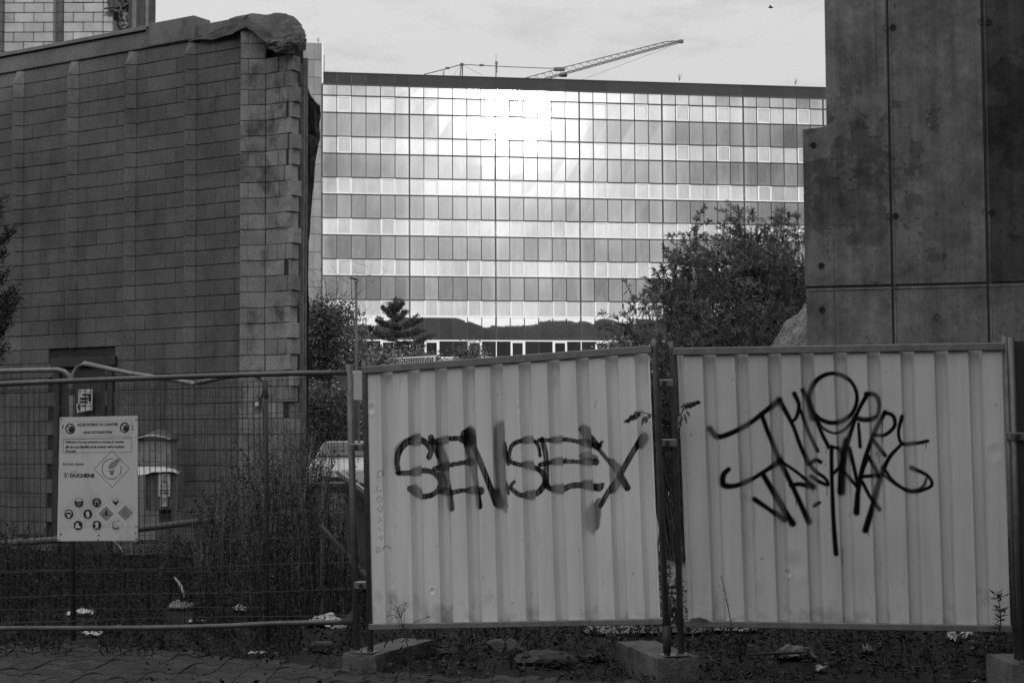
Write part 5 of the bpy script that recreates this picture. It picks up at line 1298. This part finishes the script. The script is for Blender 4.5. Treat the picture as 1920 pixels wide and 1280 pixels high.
# ================================================================== VEGETATION
M_leaf = mat('leaf_dark', v=.15, var=.2, scale=3, rough=.45, attr='rnd', attr_amt=.8, transl=.35, spec=.3)
M_leafp = mat('leaf_autumn_pale', v=.105, var=.3, scale=3, rough=.7, attr='rnd', attr_amt=.6, transl=.25, spec=.2)
M_weed = mat('weed_dry', v=.045, var=.5, scale=2, rough=.7, attr='rnd', attr_amt=.9, transl=.15, spec=.3)
M_needle = mat('needle_dark', v=.045, var=.2, scale=3, rough=.7, attr='rnd', attr_amt=.5, transl=.1, spec=.2)
M_bark = mat('bark', v=.09, var=.35, scale=12, rough=.95, bump=.4, bscale=40)
def curve3(a, b, bend, n=7):
    t = np.linspace(0, 1, n)[:, None]; return a*(1-t)+b*t+bend*(4*t*(1-t))
def stems_and_leaves(base, tips, r0, ll, lw, per, name_l, name_s, parent, Ml=M_leaf, spread=.5, start=.3, bend=.25, twigs=3, twl=.5, droop=.15):
    mb = MB(); parts = []
    B_, D_, LN, WD, RD = [], [], [], [], []
    for tip in tips:
        tip = np.asarray(tip, float); ln = np.linalg.norm(tip-base)
        b0 = base+np.array([rng.normal()*.18, rng.normal()*.18, 0])
        c = curve3(b0, tip, np.array([rng.normal()*.06, rng.normal()*.06, bend*rng.uniform(.2, .6)])*ln*.5, 7)
        mb.tube(c, np.linspace(r0, r0*.2, 7), 4, False, .3)
        paths = [(c, start)]
        for k in range(twigs):
            i = rng.integers(3, 7); a = c[min(i, 6)]; dv = unit(c[6]-c[4])+rng.normal(size=3)*.7; dv[2] = abs(dv[2])*.6+.1
            e = a+unit(dv)*twl*rng.uniform(.5, 1.1); cc_ = curve3(a, e, np.array([0, 0, .06*twl]), 4)
            mb.tube(cc_, np.linspace(r0*.3, r0*.12, 4), 3, False, .3); paths.append((cc_, .1))
        tone = rng.uniform(.15, .85)
        for pth, st_ in paths:
            npt = max(4, int(per*(1 if pth is c else .6)))
            t = st_+(1-st_)*np.sqrt(rng.random(npt)); f = t*(len(pth)-1); i0 = np.minimum(f.astype(int), len(pth)-2); fr = (f-i0)[:, None]
            pos = pth[i0]*(1-fr)+pth[i0+1]*fr; dr = pth[i0+1]-pth[i0]; dr /= np.linalg.norm(dr, axis=1)[:, None]
            B_.append(pos); D_.append(dr*.7+rng.normal(size=(npt, 3))*spread); LN.append(ll*rng.uniform(.55, 1.25, npt)); WD.append(lw*rng.uniform(.6, 1.2, npt)); RD.append(np.clip(tone+rng.normal(size=npt)*.25, 0, 1))
            # tuft at the tip
            k = 5; B_.append(np.repeat(pth[-1:], k, 0)); D_.append(np.repeat(unit(pth[-1]-pth[-2])[None], k, 0)+rng.normal(size=(k, 3))*.35); LN.append(ll*rng.uniform(.7, 1.3, k)); WD.append(lw*rng.uniform(.6, 1, k)); RD.append(np.full(k, tone))
    leaves(parts, np.concatenate(B_), np.concatenate(D_), np.concatenate(LN), np.concatenate(WD), np.concatenate(RD), droop)
    if name_s: mb.build(name_s, M_bark, parent, fixn=False)
    return leaf_mesh(name_l, parts, Ml, parent)
def shrub(label, base, env, n, ll, lw, per, Ml=M_leaf, r0=.02, name='leafy_shrub', group=None, **kw):
    """env: list of (px, py, Y) outline targets; tips are drawn between the base and these"""
    t = thing(name, label, 'shrub', base, group)
    tips = []
    E = np.array([P(*e) for e in env])
    for k in range(n):
        i = rng.integers(0, len(E)-1); f = rng.random(); e = E[i]*(1-f)+E[i+1]*f
        s = rng.uniform(.35, 1)**.6
        tip = base+(e-base)*s+np.array([rng.normal()*.06, rng.normal()*.45, rng.normal()*.06]); tips.append(tip)
    stems_and_leaves(np.asarray(base, float), tips, r0, ll, lw, per, 'foliage', 'stems', t, Ml, **kw)
    return t
# big shrubs against the concrete
gb = lambda x, Y: np.array([P(x, 700, Y)[0], Y, .0])
shrub('tall dark bamboo-leaved shrub against the concrete wall edge', gb(1465, 23.2), [(1365, 446, 23), (1380, 424, 23), (1402, 416, 23), (1425, 430, 22.6), (1445, 418, 23), (1470, 424, 23.4), (1500, 408, 23.4), (1530, 424, 23.6), (1540, 500, 23.4), (1450, 520, 22.6)], 330, .10, .0175, 46, r0=.012, group='shrubs before the glass building', twigs=5, twl=.36)
shrub('spreading arching shrub left of the tallest shrub, before the facade', gb(1360, 22.4), [(1248, 560, 22), (1246, 512, 22), (1262, 480, 22), (1285, 450, 22.4), (1308, 436, 22.4), (1345, 440, 22.6), (1380, 430, 22.8), (1420, 480, 23)], 260, .095, .0175, 40, r0=.011, group='shrubs before the glass building', twigs=5, twl=.36)
shrub('low arching shrub with sprays reaching left above the hoarding', gb(1270, 20.5), [(1150, 605, 20), (1160, 575, 20), (1185, 556, 20), (1215, 560, 20.2), (1240, 575, 20.4), (1262, 545, 20.6), (1300, 560, 20.8), (1330, 600, 21)], 130, .10, .02, 30, r0=.01, group='shrubs before the glass building', twigs=3, twl=.3)
shrub('dense dark shrub filling in before the earth mound', gb(1420, 21.2), [(1320, 620, 21), (1340, 560, 21), (1380, 540, 21), (1420, 545, 21), (1450, 570, 21), (1450, 620, 20.8)], 130, .11, .022, 40, r0=.011, group='shrubs before the glass building', twigs=3, twl=.35)
# earth mound by the concrete
mx, my = np.meshgrid(np.linspace(-1, 1, 110), np.linspace(-1, 1, 110), indexing='ij')
mc = P(1560, 640, 20.2); rr = np.hypot(mx, my)
mzv = 3.55*np.clip(1-rr**1.6, 0, 1)**.9+.25*fbm(mx*6, my*6, 1, 41)*(rr < 1)+.16*fbm(mx*16, my*16, 1, 43)+.10*fbm(mx*45, my*45, 1, 47)
struct(MB().grid(np.stack([mc[0]+mx*1.9, mc[1]+my*1.5, mzv-.1], -1)).build('earth_mound', mat('mound_gravel', v=.24, var=.5, scale=7, rough=.95, bump=1, bscale=30, speck=.5), smooth=False))

# trees in the middle distance on the left
def leafy_tree(label, base, crown_c, crown_r, n, ll, lw, per, Ml, bare=0, name='tree'):
    t = thing(name, label, 'tree', base, None); base = np.asarray(base, float); c = np.asarray(crown_c, float)
    mb = MB(); top = c+np.array([0, 0, crown_r[2]*.6]); trunk = curve3(base, top, np.array([.1, 0, 0]), 8); mb.tube(trunk, np.linspace(.12, .03, 8), 7)
    B_, D_, RD = [], [], []
    for k in range(n):
        dv = unit(rng.normal(size=3)); e = c+dv*np.array(crown_r)*rng.uniform(.35, 1)**.5; i = rng.integers(2, 7)
        a = trunk[i]; pth = curve3(a, e, np.array([0, 0, .15]), 5); mb.tube(pth, np.linspace(.03, .006, 5), 4, False)
        tone = rng.uniform(.1, .9)
        q = pth[-1]+rng.normal(size=(per, 3))*.22; B_.append(q); D_.append(rng.normal(size=(per, 3))); RD.append(np.clip(tone+rng.normal(size=per)*.25, 0, 1))
    for k in range(bare):
        i = rng.integers(4, 8); a = trunk[i]+rng.normal(size=3)*.1; e = a+np.array([rng.normal()*.9, rng.normal()*.5, rng.uniform(.9, 2.2)]); pth = curve3(a, e, np.array([rng.normal()*.1, 0, .05]), 5)
        mb.tube(pth, np.linspace(.016, .004, 5), 3, False)
        for j in range(5):
            b = pth[rng.integers(1, 5)]; mb.tube([b, b+np.array([rng.normal()*.3, rng.normal()*.2, rng.uniform(.1, .5)])], [.007, .003], 3, False)
    mb.build('trunk', M_bark, t, fixn=False)
    parts = []; Bc = np.concatenate(B_); leaves(parts, Bc, np.concatenate(D_), ll*rng.uniform(.6, 1.3, len(Bc)), lw*rng.uniform(.6, 1.2, len(Bc)), np.concatenate(RD), .1)
    leaf_mesh('crown', parts, Ml, t)
def gz(x, Y): X = P(x, 700, Y)[0]; return np.array([X, Y, float(ground_z(X, Y))])
leafy_tree('small autumn tree with bare top twigs between wall end and lamp', gz(608, 56), P(612, 650, 56), (1.5, 1.2, 1.55), 200, .13, .09, 40, M_leafp, bare=34)
leafy_tree('low leafy tree growing left of the lamp behind the car', gz(585, 53), P(592, 780, 53), (1.7, 1.0, 1.1), 130, .12, .08, 40, M_leafp)
leafy_tree('dense shrub-like tree below the lamp on the bank', gz(650, 54), P(650, 775, 54), (1.0, .9, 1.0), 90, .12, .08, 40, M_leaf)
leafy_tree('dark bush right of the lamp at the foot of the conifer', gz(705, 64), P(704, 682, 64), (.7, .7, .5), 50, .15, .09, 40, M_leaf)
leafy_tree('leafy bush before the ground floor windows', gz(790, 68), P(778, 680, 68), (1.0, .8, .5), 60, .13, .08, 40, M_leaf)
leafy_tree('low bush below the windows at the hoarding top centre', gz(880, 70), P(882, 668, 70), (.55, .5, .35), 26, .13, .08, 36, M_leaf)
leafy_tree('low bush at the hoarding top left of the shrubs', gz(1130, 60), P(1165, 662, 60), (1.0, .7, .4), 50, .12, .08, 36, M_leaf)
# conifer with upswept layered branches
cb_ = gz(742, 69); ct = P(741, 558, 69)
con = thing('conifer', 'dark layered conifer right of the street lamp', 'tree', cb_)
mb = MB(); mb.tube([cb_, np.array([ct[0], 69, ct[2]-.1])], [.11, .02], 7)
B_, D_ = [], []
for (x0, y0, x1, y1, wd) in ((741, 596, 717, 574, .8), (741, 600, 757, 584, .8), (740, 612, 706, 600, 1), (741, 616, 790, 598, 1.1), (741, 626, 696, 622, 1.2), (741, 628, 782, 618, 1.2), (741, 640, 690, 612, 1.0), (741, 645, 800, 632, 1.1), (741, 652, 694, 648, 1.2), (741, 654, 788, 652, 1.2), (741, 668, 688, 664, 1.3), (741, 668, 802, 668, 1.3), (741, 585, 730, 572, .6), (741, 580, 749, 568, .5), (741, 605, 741, 560, .5)):
    for rep in range(3):
        dy = rng.normal()*.7 if rep else 0; sh = rng.normal(size=2)*np.array([6, 2.5])*(rep > 0)
        a = P(x0, y0, 69); e = P(x1+sh[0], y1+sh[1], 69+dy*1.2); pth = curve3(a, e, np.array([0, 0, -.10]), 6); mb.tube(pth, np.linspace(.03, .008, 6), 4, False)
        npt = int(210*wd); t = rng.random(npt)**.8; f = t*5; i0 = np.minimum(f.astype(int), 4); fr = (f-i0)[:, None]
        pos = pth[i0]*(1-fr)+pth[i0+1]*fr+rng.normal(size=(npt, 3))*np.array([.06, .12, .035])*(1.2-t[:, None]*.6); B_.append(pos)
        D_.append(np.repeat(unit(pth[-1]-pth[0])[None], npt, 0)*.6+rng.normal(size=(npt, 3))*.6+np.array([0, 0, .3]))
for k in range(500):
    z = rng.uniform(0, 1); B_.append(np.array([[ct[0]+rng.normal()*.08, 69+rng.normal()*.08, ct[2]-.1-z*2.6]])); D_.append(np.array([[rng.normal(), rng.normal(), .8]]))
mb.build('trunk', M_bark, con, fixn=False)
parts = []; Bc = np.concatenate(B_); leaves(parts, Bc, np.concatenate(D_), rng.uniform(.08, .17, len(Bc)), .05, rng.random(len(Bc))); leaf_mesh('crown', parts, M_needle, con)
# evergreen at the left edge: only branch tips reach into view
eb = np.array([P(-130, 700, 14.5)[0], 14.5, 0.0]); ev = thing('evergreen_tree', 'evergreen branches poking in at the left picture edge', 'tree', eb)
mb = MB(); mb.tube([eb, eb+np.array([0, 0, 4.4])], [.10, .03], 8); B_, D_ = [], []
for (y0, x1, y1) in ((470, 6, 378), (470, 26, 428), (520, 8, 470), (560, 14, 508), (600, 30, 540), (610, 36, 556), (640, 24, 580), (660, 14, 610), (680, 8, 650), (720, -10, 690), (450, -8, 400), (590, -20, 560)):
    for rep in range(2):
        a = P(-128, y0+60, 14.5); e = P(x1-rep*14, y1+rep*9, 14.4+rng.normal()*.2); pth = curve3(a, e, np.array([0, 0, -.08]), 7); mb.tube(pth, np.linspace(.02, .004, 7), 4, False)
        npt = 260; t = rng.uniform(.3, 1, npt)**.7; f = t*6; i0 = np.minimum(f.astype(int), 5); fr = (f-i0)[:, None]
        B_.append(pth[i0]*(1-fr)+pth[i0+1]*fr+rng.normal(size=(npt, 3))*.022); D_.append(np.repeat(unit(pth[-1]-pth[-3])[None], npt, 0)*.7+rng.normal(size=(npt, 3))*.6)
mb.build('trunk', M_bark, ev, fixn=False)
parts = []; Bc = np.concatenate(B_); leaves(parts, Bc, np.concatenate(D_), rng.uniform(.035, .075, len(Bc)), .013, rng.random(len(Bc))); leaf_mesh('crown', parts, M_needle, ev)

# ------------------------------------------------------------------ weeds: one uncountable mass
def weed_mass(name, label, plants, Ml, leaf_l, leaf_w, leaf_n):
    n = len(plants); parts = []; mb_v, mb_f, rd = [], [], []
    B_, D_, LN, RD = [], [], [], []
    V = []; tonev = []
    for (x, y, h, lean) in plants:
        z = float(ground_z(x, y))-.03; tone = rng.uniform(0, 1); ax = rng.normal()*lean*h; ay = rng.normal()*lean*h
        pts = np.array([[x, y, z], [x+ax*.25, y+ay*.25, z+h*.4], [x+ax*.6, y+ay*.6, z+h*.75], [x+ax, y+ay, z+h]])
        w = .003+.002*rng.random(); a_ = rng.uniform(0, 3.14); sd = np.array([math.cos(a_), math.sin(a_), 0])*w
        for i in range(3): V.append([pts[i]-sd*(1-.25*i), pts[i]+sd*(1-.25*i), pts[i+1]+sd*(1-.25*(i+1)), pts[i+1]-sd*(1-.25*(i+1))]); tonev.append(tone*.7)
        k = max(3, int(leaf_n*h)); t = rng.random(k)**.75*2.999; i0 = t.astype(int); fr = (t-i0)[:, None]
        B_.append(pts[i0]*(1-fr)+pts[i0+1]*fr); d = rng.normal(size=(k, 3)); d[:, 2] = np.abs(d[:, 2])*.8+.25; D_.append(d); LN.append(leaf_l*rng.uniform(.4, 1.3, k)); RD.append(rng.random(k)**3*.9+tone*.15)
    parts.append((np.array(V), np.repeat(np.array(tonev), 4)))
    Bc = np.concatenate(B_); leaves(parts, Bc, np.concatenate(D_), np.concatenate(LN), leaf_w, np.concatenate(RD), .1)
    o = leaf_mesh(name, parts, Ml); o['label'] = label; o['category'] = 'weeds'; return stuff(o)
pl_ = []
for k in range(2700):
    Y = rng.uniform(12.0, 19.2); x_px = rng.uniform(-30, 690)
    X = P(x_px, 900, Y)[0]
    # height follows the photo's silhouette: tallest towards the right
    hmax = np.interp(x_px, [0, 120, 260, 360, 430, 520, 600, 660, 690], [.8, .55, .45, .6, 1.25, 1.6, 1.6, 1.1, .8])*np.interp(Y, [12, 13.2, 15, 19.2], [.30, .75, 1.0, 1.0])
    if x_px > 600 and Y > 15: hmax *= .8
    if any(abs(x_px-c_) < w_c and Y < y_c for c_, w_c, y_c in ((607, 42, 14.3), (152, 32, 14.6), (340, 30, 14.9), (452, 20, 14.9))) and rng.random() < .9: continue
    pl_.append((X, Y, max(.1, hmax*rng.uniform(.25, 1.0)**1.3), .16))
weed_mass('weed_thicket', 'dry weed thicket behind the mesh fence below the block wall', pl_, M_weed, .055, .013, 42)
pl_ = []
for k in range(700):
    Y = rng.uniform(14.5, 18.4); x_px = np.clip(rng.normal(520, 75), 370, 655); X = P(x_px, 900, Y)[0]
    pl_.append((X, Y, np.interp(x_px, [370, 440, 520, 600, 655], [.9, 1.4, 1.75, 1.6, 1.1])*rng.uniform(.55, 1.05), .11))
weed_mass('tall_weeds', 'tall pale wispy weeds rising against the end of the block wall', pl_, mat('weed_pale', v=.24, var=.4, scale=2, rough=.8, attr='rnd', attr_amt=.8, transl=.2, spec=.2), .03, .007, 48)
pl_ = []
for k in range(2300):
    Y = rng.uniform(10.9, 19.5); X = rng.uniform(-1.0, 5.6)
    if Y > 13.4 and abs(X-.0967*Y) < .5: continue
    pl_.append((X, Y, rng.uniform(.08, .32)*np.interp(Y, [10.9, 12, 19], [.55, 1.0, 2.6]), .2))
weed_mass('weed_undergrowth', 'leafy undergrowth on the ground behind and below the hoardings', pl_, mat('undergrowth', v=.075, var=.5, scale=3, rough=.7, attr='rnd', attr_amt=.95, transl=.2, spec=.3), .055, .012, 75)
pl_ = []
for k in range(520):
    X = rng.uniform(-4.2, 4.4); e_ = float(pave_edge(X)); Y = e_+rng.uniform(-.2, 1.0)
    if fbm(np.array(X), np.array(Y), 2.0, 19) < -.08: continue
    pl_.append((X, Y, rng.uniform(.03, .14), .35))
weed_mass('grass_tufts', 'low grass and weeds in the dirt strip along the fence', pl_, mat('grass_dry', v=.07, var=.5, scale=3, rough=.8, attr='rnd', attr_amt=.9, transl=.2, spec=.2), .055, .005, 190)
# taller shrubs seen in the gap between the hoardings and behind their tops
shrub('low leafy plant at the foot of the gap between the two hoarding posts', np.array([P(1250, 900, 13.4)[0], 13.4, 0]), [(1232, 1120, 13.4), (1238, 1095, 13.4), (1252, 1085, 13.4), (1268, 1110, 13.4)], 12, .085, .018, 22, r0=.008, Ml=M_leafp, twigs=2, twl=.2)
# fallen leaves and crumbs
def scatter(name, label, n, region, s0, s1, M, seed):
    r_ = np.random.default_rng(seed); X = r_.uniform(region[0], region[1], n); Y = r_.uniform(region[2], region[3], n)
    keep = (fbm(X, Y, 1.3, seed) > -.12) & ((Y > pave_edge(X)-.05) | (r_.random(n) < .10)); X, Y = X[keep], Y[keep]; n = len(X)
    B_ = np.stack([X, Y, ground_z(X, Y)+.034-.03*(X > 1.0)], -1); d = r_.normal(size=(n, 3)); d[:, 2] = np.abs(d[:, 2])*.28
    parts = []; leaves(parts, B_, d, r_.uniform(s0, s1, n), r_.uniform(s0*.5, s1*.6, n), r_.random(n)**4)
    o = leaf_mesh(name, parts, mat('leaf_litter_brown', v=.085, var=.4, scale=6, rough=.8, attr='rnd', attr_amt=.9)); o['label'] = label; o['category'] = 'leaves'; return stuff(o)
scatter('leaf_litter', 'fallen leaves and crumbs strewn over the dirt by the fence', 5200, (-4.4, 4.6, 10.6, 13.5), .015, .06, M_leafp, 61)
scatter('leaf_litter', 'sparse fallen leaves lying on the wavy pavers', 420, (-4.3, 1.2, 9.7, 11.0), .012, .04, M_leafp, 63)
M_stone = mat('rubble_stone', v=.075, var=.4, scale=12, rough=.95, bump=.6, bscale=50, rand=.4)
def lump(c, r, seed, sq=.6):
    bm = bmesh.new(); bmesh.ops.create_icosphere(bm, subdivisions=2, radius=1); r_ = np.random.default_rng(seed); mb = MB()
    V = np.array([v.co[:] for v in bm.verts]); Fs = [[v.index for v in f.verts] for f in bm.faces]; bm.free()
    ax = r_.normal(size=(5, 3)); 
    for a in ax: a /= np.linalg.norm(a); V = V-np.clip(V@a-.62, 0, 1)[:, None]*a
    return mb.add(V*np.array([r, r*r_.uniform(.6, .9), r*sq])+np.asarray(c), Fs)
gravel = MB(); gr2 = np.random.default_rng(88)
for k in range(420):
    X = gr2.uniform(-4.2, 4.5); Y = gr2.uniform(10.7, 12.6); s = gr2.uniform(.008, .03)
    gravel.v.append(lump((X, Y, float(ground_z(X, Y))+s*.2+(.025 if X < .9 and Y < 11.3 else 0)), s, k).v[0]); 
    base_f = lump((0, 0, 0), 1, k).f; gravel.f.extend([[i+gravel.n for i in f] for f in base_f]); gravel.n += len(gravel.v[-1]); gravel.rnd.append(np.full(len(gravel.v[-1]), gr2.random()))
o = stuff(gravel.build('rubble_crumbs', M_stone, fixn=False)); o['label'] = 'small rubble and gravel scattered along the fence'; o['category'] = 'rubble'

# ------------------------------------------------------------------ litter and single plants along the fence
def crumpled(px, py, wpx, hpx, label, cat, M, name, Y=None, seed=0, amp=.04, up=.05):
    c = G(px, py, .03); c[2] = float(ground_z(c[0], c[1]))+.03
    sc = c[1]/F; w = wpx*sc; d = hpx*sc*3.2
    n = 12; uu, vv = np.meshgrid(np.linspace(-.5, .5, n), np.linspace(-.5, .5, n), indexing='ij')
    rad = 1+.35*fbm(np.arctan2(vv, uu)*2, uu*0+seed, 1, seed)
    Q = np.stack([c[0]+uu*w*rad, c[1]+vv*d*rad, c[2]+up*(1-4*np.maximum(uu**2, vv**2))*.6+amp*fbm(uu*5, vv*5, 1, seed, 2)*1.6], -1)
    o = MB().grid(Q).build(name, M, None, c); md = o.modifiers.new('t', 'SOLIDIFY'); md.thickness = .002
    return tag(o, label, cat)
M_bag = mat('plastic_bag', v=.6, var=.3, scale=14, rough=.35, bump=.3, bscale=60); M_card = mat('cardboard', v=.24, var=.3, scale=10, rough=.9)
crumpled(607, 1168, 62, 26, 'crumpled pale plastic bag by the mesh fence post', 'bag', M_bag, 'plastic_bag', seed=3, amp=.09, up=.09)
crumpled(640, 1186, 40, 8, 'flat dirty plastic scrap right of the pale bag', 'litter', M_card, 'plastic_scrap', seed=5, amp=.03, up=.02)
crumpled(174, 1196, 34, 6, 'white paper scrap lying on the pavers below the sign', 'paper', M_bag, 'paper_scrap', seed=7, amp=.03, up=.02)
crumpled(152, 1160, 50, 8, 'pale plastic scrap behind the bottom rail below the sign', 'litter', M_bag, 'plastic_scrap', seed=9, amp=.04, up=.04)
crumpled(340, 1146, 44, 14, 'torn cardboard piece behind the middle of the bottom rail', 'cardboard', M_card, 'cardboard_piece', seed=11, amp=.05, up=.08)
crumpled(372, 1166, 34, 4, 'thin white strip just above the bottom rail', 'litter', M_bag, 'plastic_scrap', seed=13, amp=.01, up=.01)
crumpled(452, 1148, 26, 10, 'small crumpled white scrap in the weeds behind the rail', 'litter', M_bag, 'paper_scrap', seed=15, amp=.06, up=.04)
crumpled(484, 1226, 34, 4, 'flat pale scrap on the dirt before the bottom rail', 'litter', M_bag, 'paper_scrap', seed=17, amp=.02, up=.01)
crumpled(220, 1192, 18, 8, 'small folded pale scrap on the pavers', 'litter', M_card, 'paper_scrap', seed=19, amp=.05, up=.05)
crumpled(1539, 1251, 18, 5, 'small white scrap on the ground below the right hoarding', 'paper', M_bag, 'paper_scrap', seed=21, amp=.03, up=.03)
crumpled(1490, 1236, 70, 14, 'crumpled dark tarp scrap on the ground below the right hoarding', 'tarp', M_card, 'tarp_scrap', seed=23, amp=.08, up=.08)
crumpled(1400, 1184, 30, 4, 'flat pale strip behind the right hoarding bottom rail', 'litter', M_bag, 'paper_scrap', seed=25, amp=.02, up=.01)
crumpled(1627, 1224, 18, 8, 'pale leaf-like scrap below the middle of the right hoarding', 'litter', M_card, 'paper_scrap', seed=27, amp=.05, up=.06)
crumpled(1786, 1206, 16, 10, 'bright scrap left of two below the right hoarding end', 'litter', M_bag, 'paper_scrap', seed=29, amp=.06, up=.07)
crumpled(1812, 1200, 18, 8, 'bright scrap right of two below the right hoarding end', 'litter', M_bag, 'paper_scrap', seed=31, amp=.06, up=.07)
c = G(604, 1214, .05); c[2] = .06
tag(MB().box(c, (.165, .11, .075), (unit([1, -.12, 0]), unit([.12, 1, 0]), np.array([0, 0, 1.])), .018).build('loose_brick', M_stone, None, c), 'worn loose brick on the dirt before the mesh post', 'brick')
for k, (px_, py_, r_, lab) in enumerate(((810, 1226, .13, 'large flat stone below the sprayed hoarding, left of centre'), (950, 1222, .20, 'broad flat rock slab below the sprayed hoarding centre'), (1020, 1244, .24, 'largest flat rock slab in the dirt before the sprayed hoarding'), (1120, 1236, .14, 'rounded rock before the right end of the sprayed hoarding'))):
    c = G(px_, py_, .03); tag(lump((c[0], c[1], float(ground_z(c[0], c[1]))+.02), r_, 100+k, .32).build('rock', M_stone, None, c), lab, 'rock', 'rocks below the hoardings')
# sticks
M_stick = mat('pale_stick', v=.32, var=.3, scale=15, rough=.9)
for k, (a, b, r_, lab) in enumerate((((327, 1082, 13), (345, 1120, 12.8), .012, 'pale splintered stick standing in the weeds behind the mesh'), ((1400, 1226, 10.9), (1520, 1222, 11.0), .012, 'dark thin stick lying across the litter below the right hoarding'), ((208, 1010, 13.5), (232, 1040, 13.4), .006, 'thin pale stem leaning below the site sign'))):
    A, B = P(*a), P(*b)
    tag(MB().tube(curve3(A, B, np.array([.02, 0, .0]), 5), [r_*.6, r_, r_, r_*.8, r_*.4], 6).build('stick', M_stick if k != 1 else M_bark, None, A, smooth=True), lab, 'stick')
# single weeds in front of the hoardings
def stalk(px0, py0, px1, py1, Y, label, kind):
    a = P(px0, py0, Y); b = P(px1, py1, Y); t = thing('weed_stalk', label, 'weed', a, 'weeds in front of the hoardings')
    pth = curve3(a, b, np.array([.02, 0, 0]), 8); mb = MB(); mb.tube(pth, np.linspace(.005, .0018, 8), 5, False)
    B_, D_, LN, WD = [], [], [], []
    if kind == 'umbel':
        for k in range(14):
            i = rng.integers(4, 8); s = pth[min(i, 7)]; e = s+np.array([rng.normal()*.045, rng.normal()*.03, rng.uniform(.02, .09)]); mb.tube([s, (s+e)/2+np.array([0, 0, .01]), e], [.002, .0015, .001], 3, False)
            for j in range(7): B_.append(e+rng.normal(size=3)*.01); D_.append(rng.normal(size=3)); LN.append(.012); WD.append(.008)
        for k in range(18): s = pth[rng.integers(1, 6)]; B_.append(s); D_.append(np.array([rng.normal(), rng.normal(), -.3])); LN.append(.05); WD.append(.008)
    elif kind == 'thin':
        for k in range(9):
            s = pth[rng.integers(3, 8)]; e = s+np.array([rng.normal()*.035, 0, rng.uniform(.0, .04)]); mb.tube([s, e], [.0014, .0008], 3, False)
            for j in range(3): B_.append(e+rng.normal(size=3)*.006); D_.append(rng.normal(size=3)); LN.append(.013); WD.append(.006)
    else:
        for k in range(60):
            f = rng.random(); s = pth[int(f*7)]; B_.append(s+rng.normal(size=3)*.012); D_.append(np.array([rng.normal(), rng.normal()*.5, .4])); LN.append(rng.uniform(.03, .07)); WD.append(.012)
    mb.build('stem', M_weed, t, fixn=False); parts = []; leaves(parts, np.array(B_), np.array(D_), np.array(LN), np.array(WD), rng.random(len(B_))*.6); leaf_mesh('leaves', parts, M_weed, t)
stalk(770, 1272, 745, 1140, 10.85, 'dry branching weed before the left end of the sprayed hoarding', 'umbel')
stalk(1380, 1276, 1352, 1080, 10.2, 'thin dry grass stalk before the right hoarding', 'thin')
stalk(1872, 1200, 1868, 1106, 10.2, 'dark leafy weed before the far right end of the right hoarding', 'leafy')
# flowering sprigs growing through the gap between the posts
def sprig(pts, head0, head1, lv, label):
    pp = np.array([P(*q) for q in pts]); t = thing('flower_sprig', label, 'plant', pp[0], 'sprigs growing between the posts'); mb = MB(); mb.tube(pp, np.linspace(.005, .003, len(pp)), 5, False)
    a, b = P(*head0), P(*head1); mb.tube([pp[-1], a], [.003, .003], 4, False); mb.build('stem', M_weed, t, fixn=False)
    n = 260; tt = rng.random(n); B_ = a+(b-a)*tt[:, None]+rng.normal(size=(n, 3))*.009*(1.15-.7*tt[:, None]); parts = []
    leaves(parts, B_, rng.normal(size=(n, 3))+unit(b-a)*.6, .014, .009, rng.random(n)*.3); leaf_mesh('flower_head', parts, M_needle, t)
    for (x0, y0, x1, y1, w) in lv:
        s, e = P(x0, y0, 10.45), P(x1, y1, 10.42); d = e-s; nrm = unit(np.cross(d, (0, 1, 0)))*w; fold = np.array([0, -.012, 0])
        m1, m2 = s+d*.35, s+d*.7
        MB().add([s, m1+nrm, m2+nrm*.7, e, m2-nrm*.7, m1-nrm, m1+fold, m2+fold], [[0, 6, 1], [1, 6, 7, 2], [2, 7, 3], [3, 7, 4], [4, 7, 6, 5], [5, 6, 0]]).build('leaf', M_leaf, t, fixn=False)
sprig([(1262, 835, 10.75), (1250, 800, 10.7), (1236, 783, 10.6), (1222, 777, 10.45)], (1201, 773, 10.43), (1174, 790, 10.4), ((1208, 778, 1203, 799, .010), (1212, 778, 1211, 795, .013), (1219, 776, 1216, 785, .014), (1198, 780, 1187, 790, .004)), 'dark flower sprig hanging left over the sprayed hoarding edge')
sprig([(1242, 812, 10.75), (1258, 795, 10.7), (1270, 782, 10.6), (1279, 773, 10.45)], (1281, 764, 10.43), (1310, 754, 10.4), ((1278, 776, 1272, 796, .02), (1283, 774, 1288, 796, .009), (1287, 769, 1294, 782, .009), (1278, 790, 1270, 806, .012)), 'dark flower sprig reaching right over the tagged hoarding edge')
